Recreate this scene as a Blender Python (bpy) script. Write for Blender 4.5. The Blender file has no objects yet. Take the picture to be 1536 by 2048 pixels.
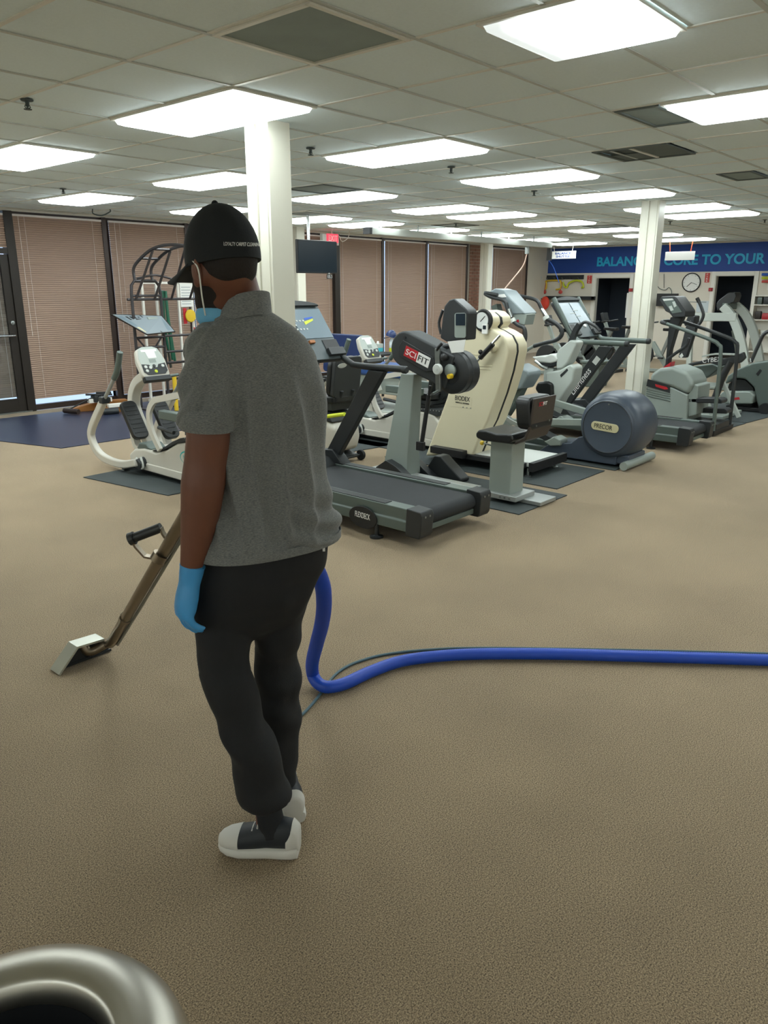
import bpy, bmesh, math, random
import numpy as np
from mathutils import Vector, Matrix
random.seed(7)
SC = bpy.context.scene
COL = SC.collection
PI = math.pi
# ---------------------------------------------------------------- camera
FPX, PITCH, ROLL, YAW, EYE = 1530.7, 0.28554, 0.00163, 0.71816, 1.72
_f = Vector((math.cos(YAW)*math.cos(PITCH), math.sin(YAW)*math.cos(PITCH), -math.sin(PITCH)))
_r0 = Vector((math.sin(YAW), -math.cos(YAW), 0)); _u0 = _r0.cross(_f)
_r = _r0*math.cos(ROLL)+_u0*math.sin(ROLL); _u = _u0*math.cos(ROLL)-_r0*math.sin(ROLL)
cam_d = bpy.data.cameras.new('camera'); cam = bpy.data.objects.new('camera', cam_d); COL.objects.link(cam)
cam_d.sensor_fit = 'HORIZONTAL'; cam_d.sensor_width = 36.0; cam_d.lens = FPX/1536*36.0
cam_d.clip_start = 0.05; cam_d.clip_end = 200
cam.matrix_world = Matrix(((_r.x,_u.x,-_f.x,0),(_r.y,_u.y,-_f.y,0),(_r.z,_u.z,-_f.z,EYE),(0,0,0,1)))
SC.camera = cam
# ---------------------------------------------------------------- world, exposure
wd = bpy.data.worlds.new('daylight'); SC.world = wd; wd.use_nodes = True
wd.node_tree.nodes['Background'].inputs[0].default_value = (0.62, 0.74, 1.0, 1)
wd.node_tree.nodes['Background'].inputs[1].default_value = 1.6
SC.view_settings.view_transform = 'Standard'; SC.view_settings.look = 'None'
SC.view_settings.gamma = 1.0; SC.view_settings.use_curve_mapping = False
SC.view_settings.exposure = 0.22
LAMP = 11.5           # strength of the fluorescent lenses
SC.cycles.max_bounces = 5; SC.cycles.diffuse_bounces = 4; SC.cycles.glossy_bounces = 3; SC.cycles.use_adaptive_sampling = True; SC.cycles.adaptive_threshold = .1; SC.cycles.adaptive_min_samples = 20; SC.cycles.sample_clamp_indirect = 6.0
# ---------------------------------------------------------------- sight lines: a photo point and a plane of the room give a place
def ray(x, y): return _f + _r*((x-768)/FPX) - _u*((y-1024)/FPX)
EYEV = Vector((0, 0, EYE))
def pz(x, y, z=0.0): d = ray(x, y); return EYEV + d*((z-EYE)/d.z)
def pX(x, y, X): d = ray(x, y); return EYEV + d*(X/d.x)
def pY(x, y, Y): d = ray(x, y); return EYEV + d*(Y/d.y)
HX, HY = math.cos(YAW), math.sin(YAW)
def pD(x, y, D): d = ray(x, y); return EYEV + d*(D/(d.x*HX+d.y*HY))
# ---------------------------------------------------------------- materials
def lin(c):
    if isinstance(c, str):
        c = c.lstrip('#'); c = tuple(int(c[i:i+2], 16)/255 for i in (0, 2, 4))
    return tuple((v/12.92 if v <= .04045 else ((v+.055)/1.055)**2.4) for v in c)
MATS = {}
def mat(name, col, rough=.5, metal=0., noise=0., scale=40., bump=0., bscale=None, spec=.5, aniso=None, coat=0., emit=None, es=0., sheen=0.):
    m = bpy.data.materials.new(name); m.use_nodes = True; MATS[name] = m
    nt = m.node_tree; b = nt.nodes['Principled BSDF']; c = lin(col)
    b.inputs['Base Color'].default_value = (*c, 1); b.inputs['Roughness'].default_value = rough
    b.inputs['Metallic'].default_value = metal; b.inputs['Specular IOR Level'].default_value = spec
    b.inputs['Coat Weight'].default_value = coat; b.inputs['Sheen Weight'].default_value = sheen
    if emit is not None:
        b.inputs['Emission Color'].default_value = (*lin(emit), 1); b.inputs['Emission Strength'].default_value = es
    if noise or bump:
        tc = nt.nodes.new('ShaderNodeTexCoord')
        n = nt.nodes.new('ShaderNodeTexNoise'); n.inputs['Scale'].default_value = scale; n.inputs['Detail'].default_value = 4
        nt.links.new(tc.outputs['Object'], n.inputs['Vector'])
        if noise:
            mx = nt.nodes.new('ShaderNodeMix'); mx.data_type = 'RGBA'
            mx.inputs['A'].default_value = (*[v*(1-noise) for v in c], 1); mx.inputs['B'].default_value = (*[min(1, v*(1+noise)) for v in c], 1)
            nt.links.new(n.outputs['Fac'], mx.inputs['Factor']); nt.links.new(mx.outputs['Result'], b.inputs['Base Color'])
        if bump:
            n2 = n
            if bscale:
                n2 = nt.nodes.new('ShaderNodeTexNoise'); n2.inputs['Scale'].default_value = bscale; n2.inputs['Detail'].default_value = 3
                nt.links.new(tc.outputs['Object'], n2.inputs['Vector'])
            bp = nt.nodes.new('ShaderNodeBump'); bp.inputs['Strength'].default_value = bump; bp.inputs['Distance'].default_value = .004
            nt.links.new(n2.outputs['Fac'], bp.inputs['Height']); nt.links.new(bp.outputs['Normal'], b.inputs['Normal'])
    return m
# ---------------------------------------------------------------- mesh building (world coordinates)
def frame(d):
    d = d.normalized(); a = Vector((0, 0, 1)) if abs(d.z) < .9 else Vector((0, 1, 0))
    x = a.cross(d).normalized(); y = d.cross(x); return x, y
def catmull(pts, n=6):
    P = [Vector(p) for p in pts]
    if len(P) < 3: return P
    Q = [P[0]*2-P[1]]+P+[P[-1]*2-P[-2]]; out = []
    for i in range(1, len(Q)-2):
        a, b, c, d = Q[i-1], Q[i], Q[i+1], Q[i+2]
        for k in range(n):
            t = k/n; out.append(.5*((2*b)+(c-a)*t+(2*a-5*b+4*c-d)*t*t+(3*b-a-3*c+d)*t**3))
    out.append(P[-1]); return out
class MB:
    def __init__(s): s.v = []; s.f = []
    def add(s, vs, fs):
        o = len(s.v); s.v += [Vector(v) for v in vs]; s.f += [tuple(i+o for i in f) for f in fs]; return s
    def obox(s, c, ax, ay, az):          # centre and three half-axes
        c, ax, ay, az = map(Vector, (c, ax, ay, az))
        vs = [c+ax*i+ay*j+az*k for i in (-1, 1) for j in (-1, 1) for k in (-1, 1)]
        fs = [(0,1,3,2),(4,6,7,5),(0,4,5,1),(2,3,7,6),(0,2,6,4),(1,5,7,3)]
        if ax.cross(ay).dot(az) < 0: fs = [f[::-1] for f in fs]
        return s.add(vs, fs)
    def box(s, lo, hi):
        lo, hi = Vector(lo), Vector(hi); c = (lo+hi)/2; h = (hi-lo)/2
        return s.obox(c, (h.x,0,0), (0,h.y,0), (0,0,h.z))
    def bar(s, a, b, w, h, up=None):     # beam of section w (side) x h (along up)
        a, b = Vector(a), Vector(b); d = (b-a)
        if up is None: up = Vector((0,0,1)) if abs(d.normalized().z) < .95 else Vector((0,1,0))
        x = d.cross(Vector(up)).normalized(); y = x.cross(d).normalized()
        return s.obox((a+b)/2, d/2, x*(w/2), y*(h/2))
    def tube(s, pts, r, n=10, smooth=0, caps=True):
        P = catmull(pts, smooth) if smooth else [Vector(p) for p in pts]
        m = len(P); R = list(r) if isinstance(r, (list, tuple)) else [r]*m
        if len(R) != m:
            q = np.interp(np.linspace(0, 1, m), np.linspace(0, 1, len(R)), R); R = list(q)
        T = [(P[min(i+1, m-1)]-P[max(i-1, 0)]).normalized() for i in range(m)]
        x, y = frame(T[0]); vs = []; fs = []
        for i in range(m):
            if i:
                x = (x-T[i]*x.dot(T[i])).normalized(); y = T[i].cross(x)
            for k in range(n):
                a = 2*PI*k/n; vs.append(P[i]+(x*math.cos(a)+y*math.sin(a))*R[i])
        for i in range(m-1):
            for k in range(n):
                k2 = (k+1) % n; fs.append((i*n+k, i*n+k2, (i+1)*n+k2, (i+1)*n+k))
        if caps: fs += [tuple(range(n))[::-1], tuple(range((m-1)*n, m*n))]
        return s.add(vs, fs)
    def ribbon(s, pts, w, h, side, smooth=0, taper=None):   # rectangular section swept along pts; side = width direction
        P = catmull(pts, smooth) if smooth else [Vector(p) for p in pts]
        m = len(P); side = Vector(side).normalized(); vs = []; fs = []
        for i in range(m):
            t = (P[min(i+1, m-1)]-P[max(i-1, 0)]).normalized(); nrm = t.cross(side).normalized()
            k = 1 if taper is None else float(np.interp(i/(m-1), np.linspace(0, 1, len(taper)), taper))
            for a, b in ((-1,-1),(1,-1),(1,1),(-1,1)): vs.append(P[i]+side*(a*w/2)+nrm*(b*h/2*k))
        for i in range(m-1):
            for k in range(4):
                k2 = (k+1) % 4; fs.append((i*4+k, i*4+k2, (i+1)*4+k2, (i+1)*4+k))
        fs += [(3,2,1,0), tuple(range(m*4-4, m*4))]
        return s.add(vs, fs)
    def prism(s, poly, d):               # polygon (3D points, planar) swept by vector d
        P = [Vector(p) for p in poly]; d = Vector(d); n = len(P)
        nn = Vector((0,0,0))
        for i in range(n): nn += P[i].cross(P[(i+1) % n])
        if nn.dot(d) > 0: P = P[::-1]
        vs = P+[p+d for p in P]
        fs = [tuple(range(n)), tuple(range(n, 2*n))[::-1]]+[(i, i+n, (i+1) % n+n, (i+1) % n) for i in range(n)]
        return s.add(vs, fs)
    def lathe(s, prof, c, axis=(0,0,1), n=24, caps=True):   # prof: (radius, distance along axis)
        c = Vector(c); ax = Vector(axis).normalized(); x, y = frame(ax); vs = []; fs = []; m = len(prof)
        for r, t in prof:
            for k in range(n):
                a = 2*PI*k/n; vs.append(c+ax*t+(x*math.cos(a)+y*math.sin(a))*max(r, 1e-5))
        for i in range(m-1):
            for k in range(n):
                k2 = (k+1) % n; fs.append((i*n+k, i*n+k2, (i+1)*n+k2, (i+1)*n+k))
        if caps and prof[0][0] > 1e-4: fs.append(tuple(range(n))[::-1])
        if caps and prof[-1][0] > 1e-4: fs.append(tuple(range((m-1)*n, m*n)))
        return s.add(vs, fs)
    def ball(s, c, r, n=12, sx=1, sy=1, sz=1):
        pr = [(math.sin(PI*i/8)*1.0, -math.cos(PI*i/8)) for i in range(9)]; o = len(s.v)
        s.lathe([(a, b) for a, b in pr], (0,0,0), (0,0,1), n); c = Vector(c)
        for i in range(o, len(s.v)):
            q = s.v[i]; s.v[i] = Vector((q.x*r*sx, q.y*r*sy, q.z*r*sz))+c
        return s
    def loft(s, rings, caps=True, closed=True):             # rings of equal count
        n = len(rings[0]); vs = [v for R in rings for v in R]; fs = []
        for i in range(len(rings)-1):
            for k in range(n if closed else n-1):
                k2 = (k+1) % n; fs.append((i*n+k, i*n+k2, (i+1)*n+k2, (i+1)*n+k))
        if caps and closed: fs += [tuple(range(n))[::-1], tuple(range(len(vs)-n, len(vs)))]
        return s.add(vs, fs)
    def rrect(s, o, ax, ay, w, h, r, d, n=4):               # rounded slab: centre, two axes, size, corner radius, depth vector
        o, ax, ay = Vector(o), Vector(ax).normalized(), Vector(ay).normalized(); P = []
        for cx, cy, a0 in ((1,1,0),(-1,1,90),(-1,-1,180),(1,-1,270)):
            for k in range(n+1):
                a = math.radians(a0+90*k/n); P.append(o+ax*(cx*(w/2-r)+math.cos(a)*r)+ay*(cy*(h/2-r)+math.sin(a)*r))
        return s.prism(P, d)
    def build(s, name, m, parent=None, bevel=0., seg=2, smooth=40, loc=None, label=None, kind=None, fix=True):
        org = Vector((0,0,0))
        if parent is not None: org = Vector(parent['_o'])
        elif loc is not None: org = Vector(loc)
        me = bpy.data.meshes.new(name); me.from_pydata([v-org for v in s.v], [], s.f)
        if fix:
            bm = bmesh.new(); bm.from_mesh(me); bmesh.ops.recalc_face_normals(bm, faces=bm.faces); bm.to_mesh(me); bm.free()
        o = bpy.data.objects.new(name, me); COL.objects.link(o)
        if m is not None: me.materials.append(MATS[m] if isinstance(m, str) else m)
        if smooth:
            for p in me.polygons: p.use_smooth = True
            me.set_sharp_from_angle(angle=math.radians(smooth))
        if bevel:
            b = o.modifiers.new('bevel', 'BEVEL'); b.width = bevel; b.segments = seg; b.limit_method = 'ANGLE'; b.angle_limit = math.radians(35); b.harden_normals = True
            for p in me.polygons: p.use_smooth = True
        o['_o'] = tuple(org)
        if parent is not None: o.parent = parent
        else: o.location = org
        if label: o['label'] = label
        if kind: o['kind'] = kind
        return o
def thing(name, label, cat, loc=(0,0,0), group=None):
    o = bpy.data.objects.new(name, None); COL.objects.link(o); o.location = loc; o['_o'] = tuple(loc)
    o.empty_display_size = .1; o['label'] = label; o['category'] = cat
    if group: o['group'] = group
    return o
def tag(o, label, cat, group=None):
    o['label'] = label; o['category'] = cat
    if group: o['group'] = group
    return o
def struct(o): o['kind'] = 'structure'; return o
def dup(root, delta, label, group=None, rz=0):
    def cp(o, par):
        c = o.copy(); COL.objects.link(c); c.parent = par
        for ch in list(o.children): cp(ch, c)
        return c
    r = cp(root, None); r.location = root.location+Vector(delta); r.rotation_euler.z += rz; r['label'] = label
    if group: r['group'] = group
    return r
def text(name, body, m, parent, origin, xdir, ydir, height, width=None, depth=.002, shear=0., bold=0.):
    cu = bpy.data.curves.new(name, 'FONT'); cu.body = body; cu.align_x = 'CENTER'; cu.align_y = 'CENTER'; cu.extrude = .02; cu.shear = shear; cu.offset = bold
    to = bpy.data.objects.new(name, cu); COL.objects.link(to)
    dg = bpy.context.evaluated_depsgraph_get(); me = bpy.data.meshes.new_from_object(to.evaluated_get(dg))
    bpy.data.objects.remove(to); bpy.data.curves.remove(cu)
    co = np.array([v.co for v in me.vertices]); w = np.ptp(co[:, 0]); h = np.ptp(co[:, 1]); c0 = (co.max(0)+co.min(0))/2
    sy = height/h; sx = (width/w) if width else sy
    xd, yd = Vector(xdir).normalized(), Vector(ydir).normalized(); zd = xd.cross(yd).normalized()
    org = Vector(parent['_o']); o3 = Vector(origin)
    for v in me.vertices:
        p = v.co; q = o3+xd*((p.x-c0[0])*sx)+yd*((p.y-c0[1])*sy)+zd*((p.z/.02)*depth)
        v.co = q-org
    me.materials.clear(); me.materials.append(MATS[m]); me.name = name
    o = bpy.data.objects.new(name, me); COL.objects.link(o); o.parent = parent; o['_o'] = tuple(org); return o
# ---------------------------------------------------------------- room materials
mat('ceiling_board', '#e0eff4', .9, noise=.05, scale=60, bump=.25, bscale=220)
mat('grid_paint', '#dcdcd4', .45)
mat('grid_dark', '#bcc2be', .5)
mat('wall_cream', '#d9d2c4', .8, noise=.03, scale=6)
mat('wall_beige', '#cfc8ba', .85)
mat('band_blue', '#123f8f', .6, noise=.04, scale=3)
mat('letter_teal', '#14a8d4', .5)
mat('column_paint', '#dad8ca', .35, noise=.03, scale=5)
mat('bronze_metal', '#3c302b', .4, metal=.3)
mat('bronze_dark', '#2a241f', .45, metal=.3)
mat('white_paint', '#e4e1d8', .45)
mat('dark_void', '#15171c', .8)
mat('black_plastic', '#17181a', .5)
mat('glass_dark', '#10141a', .08)
mat('vent_grey', '#5b6462', .7, noise=.15, scale=6)
mat('vent_plate', '#8a9896', .75, noise=.2, scale=4, bump=.3, bscale=160)
mat('vent_dark', '#3d4746', .7, noise=.2, scale=5)
mat('red_paint', '#a3242c', .5)
mat('chrome', '#b9bcbc', .22, metal=1.)
mat('steel_dull', '#8e9391', .38, metal=.9)
mat('rubber_black', '#1b1d1f', .7)
mat('paper_white', '#e6e6e2', .7)
def lens_mat(name, strength, dim):
    m = bpy.data.materials.new(name); m.use_nodes = True; MATS[name] = m
    b = m.node_tree.nodes['Principled BSDF']; b.inputs['Base Color'].default_value = (.8, .8, .78, 1); b.inputs['Roughness'].default_value = .35
    b.inputs['Emission Color'].default_value = (*dim, 1); b.inputs['Emission Strength'].default_value = strength
    return m
lens_mat('lamp_lens', LAMP, (.90, 1, 1.0))
wk = lens_mat('lamp_lens_weak', LAMP, (.90, 1, 1.0))     # its tubes glow weakly at one end
def weak_end(m):
    nt = m.node_tree; tc = nt.nodes.new('ShaderNodeTexCoord'); sx = nt.nodes.new('ShaderNodeSeparateXYZ'); mr = nt.nodes.new('ShaderNodeMapRange'); mr.interpolation_type = 'SMOOTHSTEP'
    mr.inputs['From Min'].default_value = -.02; mr.inputs['From Max'].default_value = .22; mr.inputs['To Min'].default_value = LAMP; mr.inputs['To Max'].default_value = .62
    nt.links.new(tc.outputs['Object'], sx.inputs[0]); nt.links.new(sx.outputs['Y'], mr.inputs['Value']); nt.links.new(mr.outputs['Result'], nt.nodes['Principled BSDF'].inputs['Emission Strength'])
weak_end(wk)
# carpet: short loop pile in mixed tan and brown yarns, with worn drifts
def carpet_mat():
    m = bpy.data.materials.new('carpet_pile'); m.use_nodes = True; MATS['carpet_pile'] = m; nt = m.node_tree; b = nt.nodes['Principled BSDF']
    tc = nt.nodes.new('ShaderNodeTexCoord')
    def noise(sc, det, rough=.5):
        n = nt.nodes.new('ShaderNodeTexNoise'); n.inputs['Scale'].default_value = sc; n.inputs['Detail'].default_value = det; n.inputs['Roughness'].default_value = rough
        nt.links.new(tc.outputs['Object'], n.inputs['Vector']); return n
    n1 = noise(230, 3, .8); n2 = noise(1.1, 4, .55); n3 = noise(90, 2)
    rp = nt.nodes.new('ShaderNodeValToRGB'); e = rp.color_ramp.elements
    e[0].position = .36; e[0].color = (*lin('#43392c'), 1); e[1].position = .64; e[1].color = (*lin('#bda787'), 1)
    k = e.new(.5); k.color = (*lin('#927f66'), 1)
    nt.links.new(n1.outputs['Fac'], rp.inputs['Fac'])
    mr = nt.nodes.new('ShaderNodeMapRange'); mr.inputs['From Min'].default_value = .3; mr.inputs['From Max'].default_value = .7; mr.inputs['To Min'].default_value = .86; mr.inputs['To Max'].default_value = 1.1
    nt.links.new(n2.outputs['Fac'], mr.inputs['Value'])
    mx = nt.nodes.new('ShaderNodeMix'); mx.data_type = 'RGBA'; mx.blend_type = 'MULTIPLY'; mx.inputs['Factor'].default_value = 1
    cb = nt.nodes.new('ShaderNodeCombineColor')
    for i in range(3): nt.links.new(mr.outputs['Result'], cb.inputs[i])
    nt.links.new(rp.outputs['Color'], mx.inputs['A']); nt.links.new(cb.outputs['Color'], mx.inputs['B']); nt.links.new(mx.outputs['Result'], b.inputs['Base Color'])
    b.inputs['Roughness'].default_value = .95; b.inputs['Specular IOR Level'].default_value = .15; b.inputs['Sheen Weight'].default_value = .15
    ad = nt.nodes.new('ShaderNodeMath'); ad.operation = 'ADD'; nt.links.new(n1.outputs['Fac'], ad.inputs[0]); nt.links.new(n3.outputs['Fac'], ad.inputs[1])
    bp = nt.nodes.new('ShaderNodeBump'); bp.inputs['Strength'].default_value = .55; bp.inputs['Distance'].default_value = .004
    nt.links.new(ad.outputs[0], bp.inputs['Height']); nt.links.new(bp.outputs['Normal'], b.inputs['Normal'])
carpet_mat()
# ---------------------------------------------------------------- room shell
T = .6096; U0, V0 = -3.6393, -4.7750
def gx(u): return (u-U0)*T
def gy(v): return (v-V0)*T
CEIL = EYE+1.0025
XB, YW, XN, YN = 19.4, 11.05, -7.2, -6.2      # blue wall, window wall, walls behind the camera
struct(MB().box((XN-.2, YN-.2, -.1), (XB+3, YW+.02, 0)).build('floor', 'carpet_pile'))
ceil = struct(MB().box((XN-.2, YN-.2, CEIL+.06), (XB+.2, YW+.2, CEIL+.16)).build('ceiling', 'ceiling_board'))
struct(MB().box((XN-.15, YN, 0), (XN, YW, CEIL+.05)).build('wall_front', 'wall_beige'))
struct(MB().box((XN, YN-.15, 0), (XB, YN, CEIL+.05)).build('wall_right', 'wall_beige'))
# ceiling fittings in grid cells: lamps (u, v0, v1, material), air vents
LAMPS = [(u, v, v+2, 'lamp_lens') for v, us in ((1, (1,4,7,10,13,15)), (5, (1,4,7,10,12,15,18,21,24)), (9, (1,4,7,10,12,15,18,21,24))) for u in us]
LAMPS += [(1, -2.5, -1.5, 'lamp_lens_weak'), (4, -3.5, -1.5, 'lamp_lens'), (10, -3.5, -1.5, 'lamp_lens'), (16, -3.5, -1.5, 'lamp_lens'), (4, -7, -5, 'lamp_lens'), (10, -7, -5, 'lamp_lens')]
FILL_BEHIND = [(u, v, v+2, 'lamp_lens') for u in (-14, -11) for v in (-13, -9, -5, -1, 3, 7)]+[(u, -13, -11, 'lamp_lens') for u in (-7, -4, -1, 2, 6, 10, 14)]  # unseen lamps added behind the camera to brighten the man's back and ceiling
LAMPS += FILL_BEHIND+[(-2, 5, 7, 'lamp_lens'), (-2, 9, 11, 'lamp_lens')]
VENTS = [(0, -1, 0, 'return'), (4, -1.5, -1.02, 'plain'), (6, -.78, .22, 'four'), (9, -.85, -.3, 'plain'), (6, 5, 6, 'plain'), (9, 8.6, 9.6, 'return'), (14, 8, 9, 'plain'), (17, 5, 6, 'plain')]
def covered(u, v):
    for a, b0, b1, _ in LAMPS+VENTS:
        if u+1 > a+.01 and u < a+.99 and v+1 > b0+.01 and v < b1-.01: return True
    return False
# tiles: each a slab of mineral board laid on the flanges of the grid
def tile_mesh():
    t = T/2-.004; b = MB().box((-t, -t, 0), (t, t, .015)); me = bpy.data.meshes.new('ceiling_tile'); me.from_pydata(b.v, [], b.f); me.materials.append(MATS['ceiling_board']); return me
tm = tile_mesh(); cells = []
for u in range(-16, 27):
    for v in range(-16, 13):
        x, y = gx(u+.5), gy(v+.5)
        if x > XB-.3 or y > YW-.25 or y < YN+.3 or x < XN+.3 or covered(u, v): continue
        d = Vector((x, y, CEIL-EYE)); zc = d.dot(_f)
        px, py = (768+FPX*d.dot(_r)/zc, 1024-FPX*d.dot(_u)/zc) if zc > .2 else (9e9, 9e9)
        seen = -60 < px < 1600 and py > -80
        cells.append((0 if seen else 1, d.length, x, y))
cells.sort(); rest = MB()
for k, (s_, dl, x, y) in enumerate(cells):
    if k < 300 and s_ == 0:
        o = bpy.data.objects.new('ceiling_tile', tm); COL.objects.link(o); o.location = (x, y, CEIL+.004); o.parent = ceil
    else: rest.box((x-T/2+.004, y-T/2+.004, CEIL+.004), (x+T/2-.004, y+T/2-.004, CEIL+.019))
# part tiles beside the offset fittings
for u, v0, v1 in ((1,-1.5,-1),(1,-3,-2.5),(4,-1.02,-1),(4,-4,-3.5),(6,.22,1),(6,-1,-.78),(9,-.3,0),(9,-1,-.85),(9,8,8.6),(9,9.6,10),(10,-1.5,-1),(10,-4,-3.5),(16,-1.5,-1),(16,-4,-3.5)):
    rest.box((gx(u)+.004, gy(v0)+.004, CEIL+.004), (gx(u+1)-.004, gy(v1)-.004, CEIL+.019))
rest.build('ceiling_tile_field', 'ceiling_board', ceil, kind='stuff', smooth=0)
for u in range(-16, 27):
    if XN < gx(u) < XB: MB().box((gx(u)-.011, YN, CEIL-.001), (gx(u)+.011, YW, CEIL+.004)).build('grid_runner', 'grid_paint', ceil, smooth=0)
for v in range(-16, 14):
    if YN < gy(v) < YW: MB().box((XN, gy(v)-.011, CEIL-.0015), (XB, gy(v)+.011, CEIL+.0035)).build('cross_runner', 'grid_dark', ceil, smooth=0)
# ---------------------------------------------------------------- troffer lamps
NUMW = ['first','second','third','fourth','fifth','sixth','seventh','eighth','ninth']
def troffer(u, v0, v1, lm, label):
    x0, x1, y0, y1 = gx(u), gx(u+1), gy(v0), gy(v1)
    t = thing('ceiling_lamp', label, 'ceiling lamp', ((x0+x1)/2, (y0+y1)/2, CEIL), 'fluorescent ceiling lamps')
    f = MB(); w = .022; z0, z1 = CEIL-.012, CEIL+.01
    f.box((x0,y0,z0),(x1,y0+w,z1)).box((x0,y1-w,z0),(x1,y1,z1)).box((x0,y0+w,z0),(x0+w,y1-w,z1)).box((x1-w,y0+w,z0),(x1,y1-w,z1))
    f.build('frame', 'grid_paint', t, bevel=.003)
    a, b = w+.001, .05; L = MB()
    L.loft([[Vector((x0+k,y0+k,z)),Vector((x1-k,y0+k,z)),Vector((x1-k,y1-k,z)),Vector((x0+k,y1-k,z))] for k, z in ((a,CEIL+.005),(a,CEIL-.012),(a+.010,CEIL-.032),(a+.04,CEIL-.042))])
    L.build('lens', lm, t, smooth=60)
    return t
ROWN = {1: 'away in the row of the near column', 5: 'away in the middle row', 9: 'away in the row nearest the blinds'}
cnt = {}; BCOL = {-7:0,-4:1,-1:2,2:3,6:4,10:5,14:6}
for u, v0, v1, lm in LAMPS:
    if v0 < 0 or u < 0:
        lab = {1:'square ceiling lamp at the top right, dim along its left end', 4:'bright ceiling lamp cut by the right edge beside a half-size dark vent', 10:'lit ceiling lamp far right outside the picture', 16:'lit ceiling lamp in the far right corner of the ceiling'}[u] if v0 > -5 and u > 0 else ('lit ceiling lamp %s the camera, out of the picture' % {4:'right of',10:'far right of'}[u] if v0 == -7 else 'lit ceiling lamp beyond the left picture edge, %s the blinds' % ('nearer' if v0 == 9 else 'farther from') if u == -2 else 'added unseen fill lamp behind the camera, %s of the %s row' % ((NUMW[(v0+13)//4], 'front wall' if u == -14 else 'second front') if u in (-14,-11) else (NUMW[BCOL[u]], 'right wall')))
    else:
        k = cnt.get(v0, 0); cnt[v0] = k+1
        lab = f'long ceiling lamp, {NUMW[k]} {ROWN[v0]}'
    troffer(u, v0, v1, lm, lab)
def vent(u, v0, v1, kind, label):
    x0, x1, y0, y1 = gx(u)+.012, gx(u+1)-.012, gy(v0)+.012, gy(v1)-.012; z = CEIL-.003
    t = thing('ceiling_vent', label, 'vent', ((x0+x1)/2, (y0+y1)/2, CEIL), 'air vents in the ceiling')
    f = MB(); w = .025
    f.box((x0,y0,z-.006),(x1,y0+w,z+.006)).box((x0,y1-w,z-.006),(x1,y1,z+.006)).box((x0,y0+w,z-.006),(x0+w,y1-w,z+.006)).box((x1-w,y0+w,z-.006),(x1,y1-w,z+.006))
    f.build('frame', 'grid_paint' if kind == 'return' else 'vent_grey', t, bevel=.002)
    MB().box((x0+w,y0+w,z+.012),(x1-w,y1-w,z+.018)).build('backing', 'vent_dark', t)
    g = MB()
    if kind == 'four':
        xm, ym = (x0+x1)/2, (y0+y1)/2
        MB().box((x0+w,ym-.012,z-.004),(x1-w,ym+.012,z+.004)).build('divider', 'grid_paint', t)
        MB().box((xm,y0+w,z+.003),(x1-w,y1-w,z+.011)).build('pale_panel', 'vent_grey', t)
        MB().box((x0+w,y0+w,z+.003),(xm,ym,z+.011)).build('pale_panel', 'vent_grey', t)
    if kind != 'four': MB().box((x0+w,y0+w,z+.003),(x1-w,y1-w,z+.011)).build('perforated_plate', 'vent_plate', t)
VL = ['large square grey return vent at the top of the picture', 'half-size dark vent beside the right-hand bright lamp', 'square diffuser of one dark and three paler quarters', 'small dark vent strip at the right of the ceiling', 'flat grey vent just right of the near column', 'square grey vent behind the near column, above the television', 'grey ceiling vent far off above the ceiling rail', 'grey ceiling vent far off left of the far white column']
for a, l in zip(VENTS, VL): vent(*a, l)
def sprinkler(u, v, label, s=1.):
    x, y = gx(u), gy(v); t = thing('sprinkler_head', label, 'sprinkler', (x, y, CEIL), 'sprinkler heads in the ceiling')
    MB().lathe([(.035*s,0),(.033*s,-.006*s),(.012*s,-.008*s),(.01*s,-.03*s),(.008*s,-.035*s)], (x,y,CEIL-.003), n=14).build('escutcheon', 'vent_dark', t)
    MB().lathe([(.004,-.03*s),(.004,-.045*s),(.022*s,-.047*s),(.022*s,-.05*s)], (x,y,CEIL-.003), n=12).build('deflector', 'vent_dark', t)
    MB().tube([(x-.012*s,y,CEIL-.03*s),(x-.016*s,y,CEIL-.04*s),(x,y,CEIL-.05*s)], .003, 6).tube([(x+.012*s,y,CEIL-.03*s),(x+.016*s,y,CEIL-.04*s),(x,y,CEIL-.05*s)], .003, 6).build('frame_arms', 'vent_dark', t)
for u, v, l in ((.06,2.8,'sprinkler head at the left edge of the ceiling'),(3.5,8.9,'sprinkler head above the leftmost far lamp'),(3.5,2.67,'sprinkler head right of the near column'),(5.86,2.27,'sprinkler head between the two middle lamps'),(9.07,2.82,'sprinkler head below the fourth lamp of the near row'),(13.95,8.07,'sprinkler head far away over the blinds'),(7.3,9.2,'sprinkler head above the black cap'),(17,3.5,'sprinkler head left of the far column top'),(18,1.5,'sprinkler head in front of the blue band')):
    sprinkler(u, v, l)
# ---------------------------------------------------------------- columns
def column(x, y, label, full=True):
    t = thing('column', label, 'column', (x, y, 0), 'white columns'); w = .085; h = CEIL+.02
    MB().box((x-w,y-w,0),(x+w,y+w,h)).build('core', 'column_paint', t, bevel=.004)
    for a, b in ((-1,0),(0,-1)):      # cover plates on the two sides turned to the room
        for k in (-1,1):
            cx, cy = x+a*(w+.008)+(b != 0)*k*.052, y+b*(w+.008)+(a != 0)*k*.052
            MB().box((cx-(.008 if a else .042), cy-(.008 if b else .042), .1), (cx+(.008 if a else .042), cy+(.008 if b else .042), h)).build('cover_plate', 'column_paint', t, bevel=.003)
    for k in (-1,1):
        MB().box((x-w-.016+.008,y+k*.104-.01,0),(x+w+.008,y+k*.104+.01,h)).build('flange', 'column_paint', t, bevel=.003)
    MB().box((x-w-.03,y-.05,.28),(x-w-.014,y+.03,.42)).build('outlet_box', 'white_paint', t, bevel=.004)
    return t
column(gx(2.22), gy(1.99), 'near white square column right behind the man')
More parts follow.
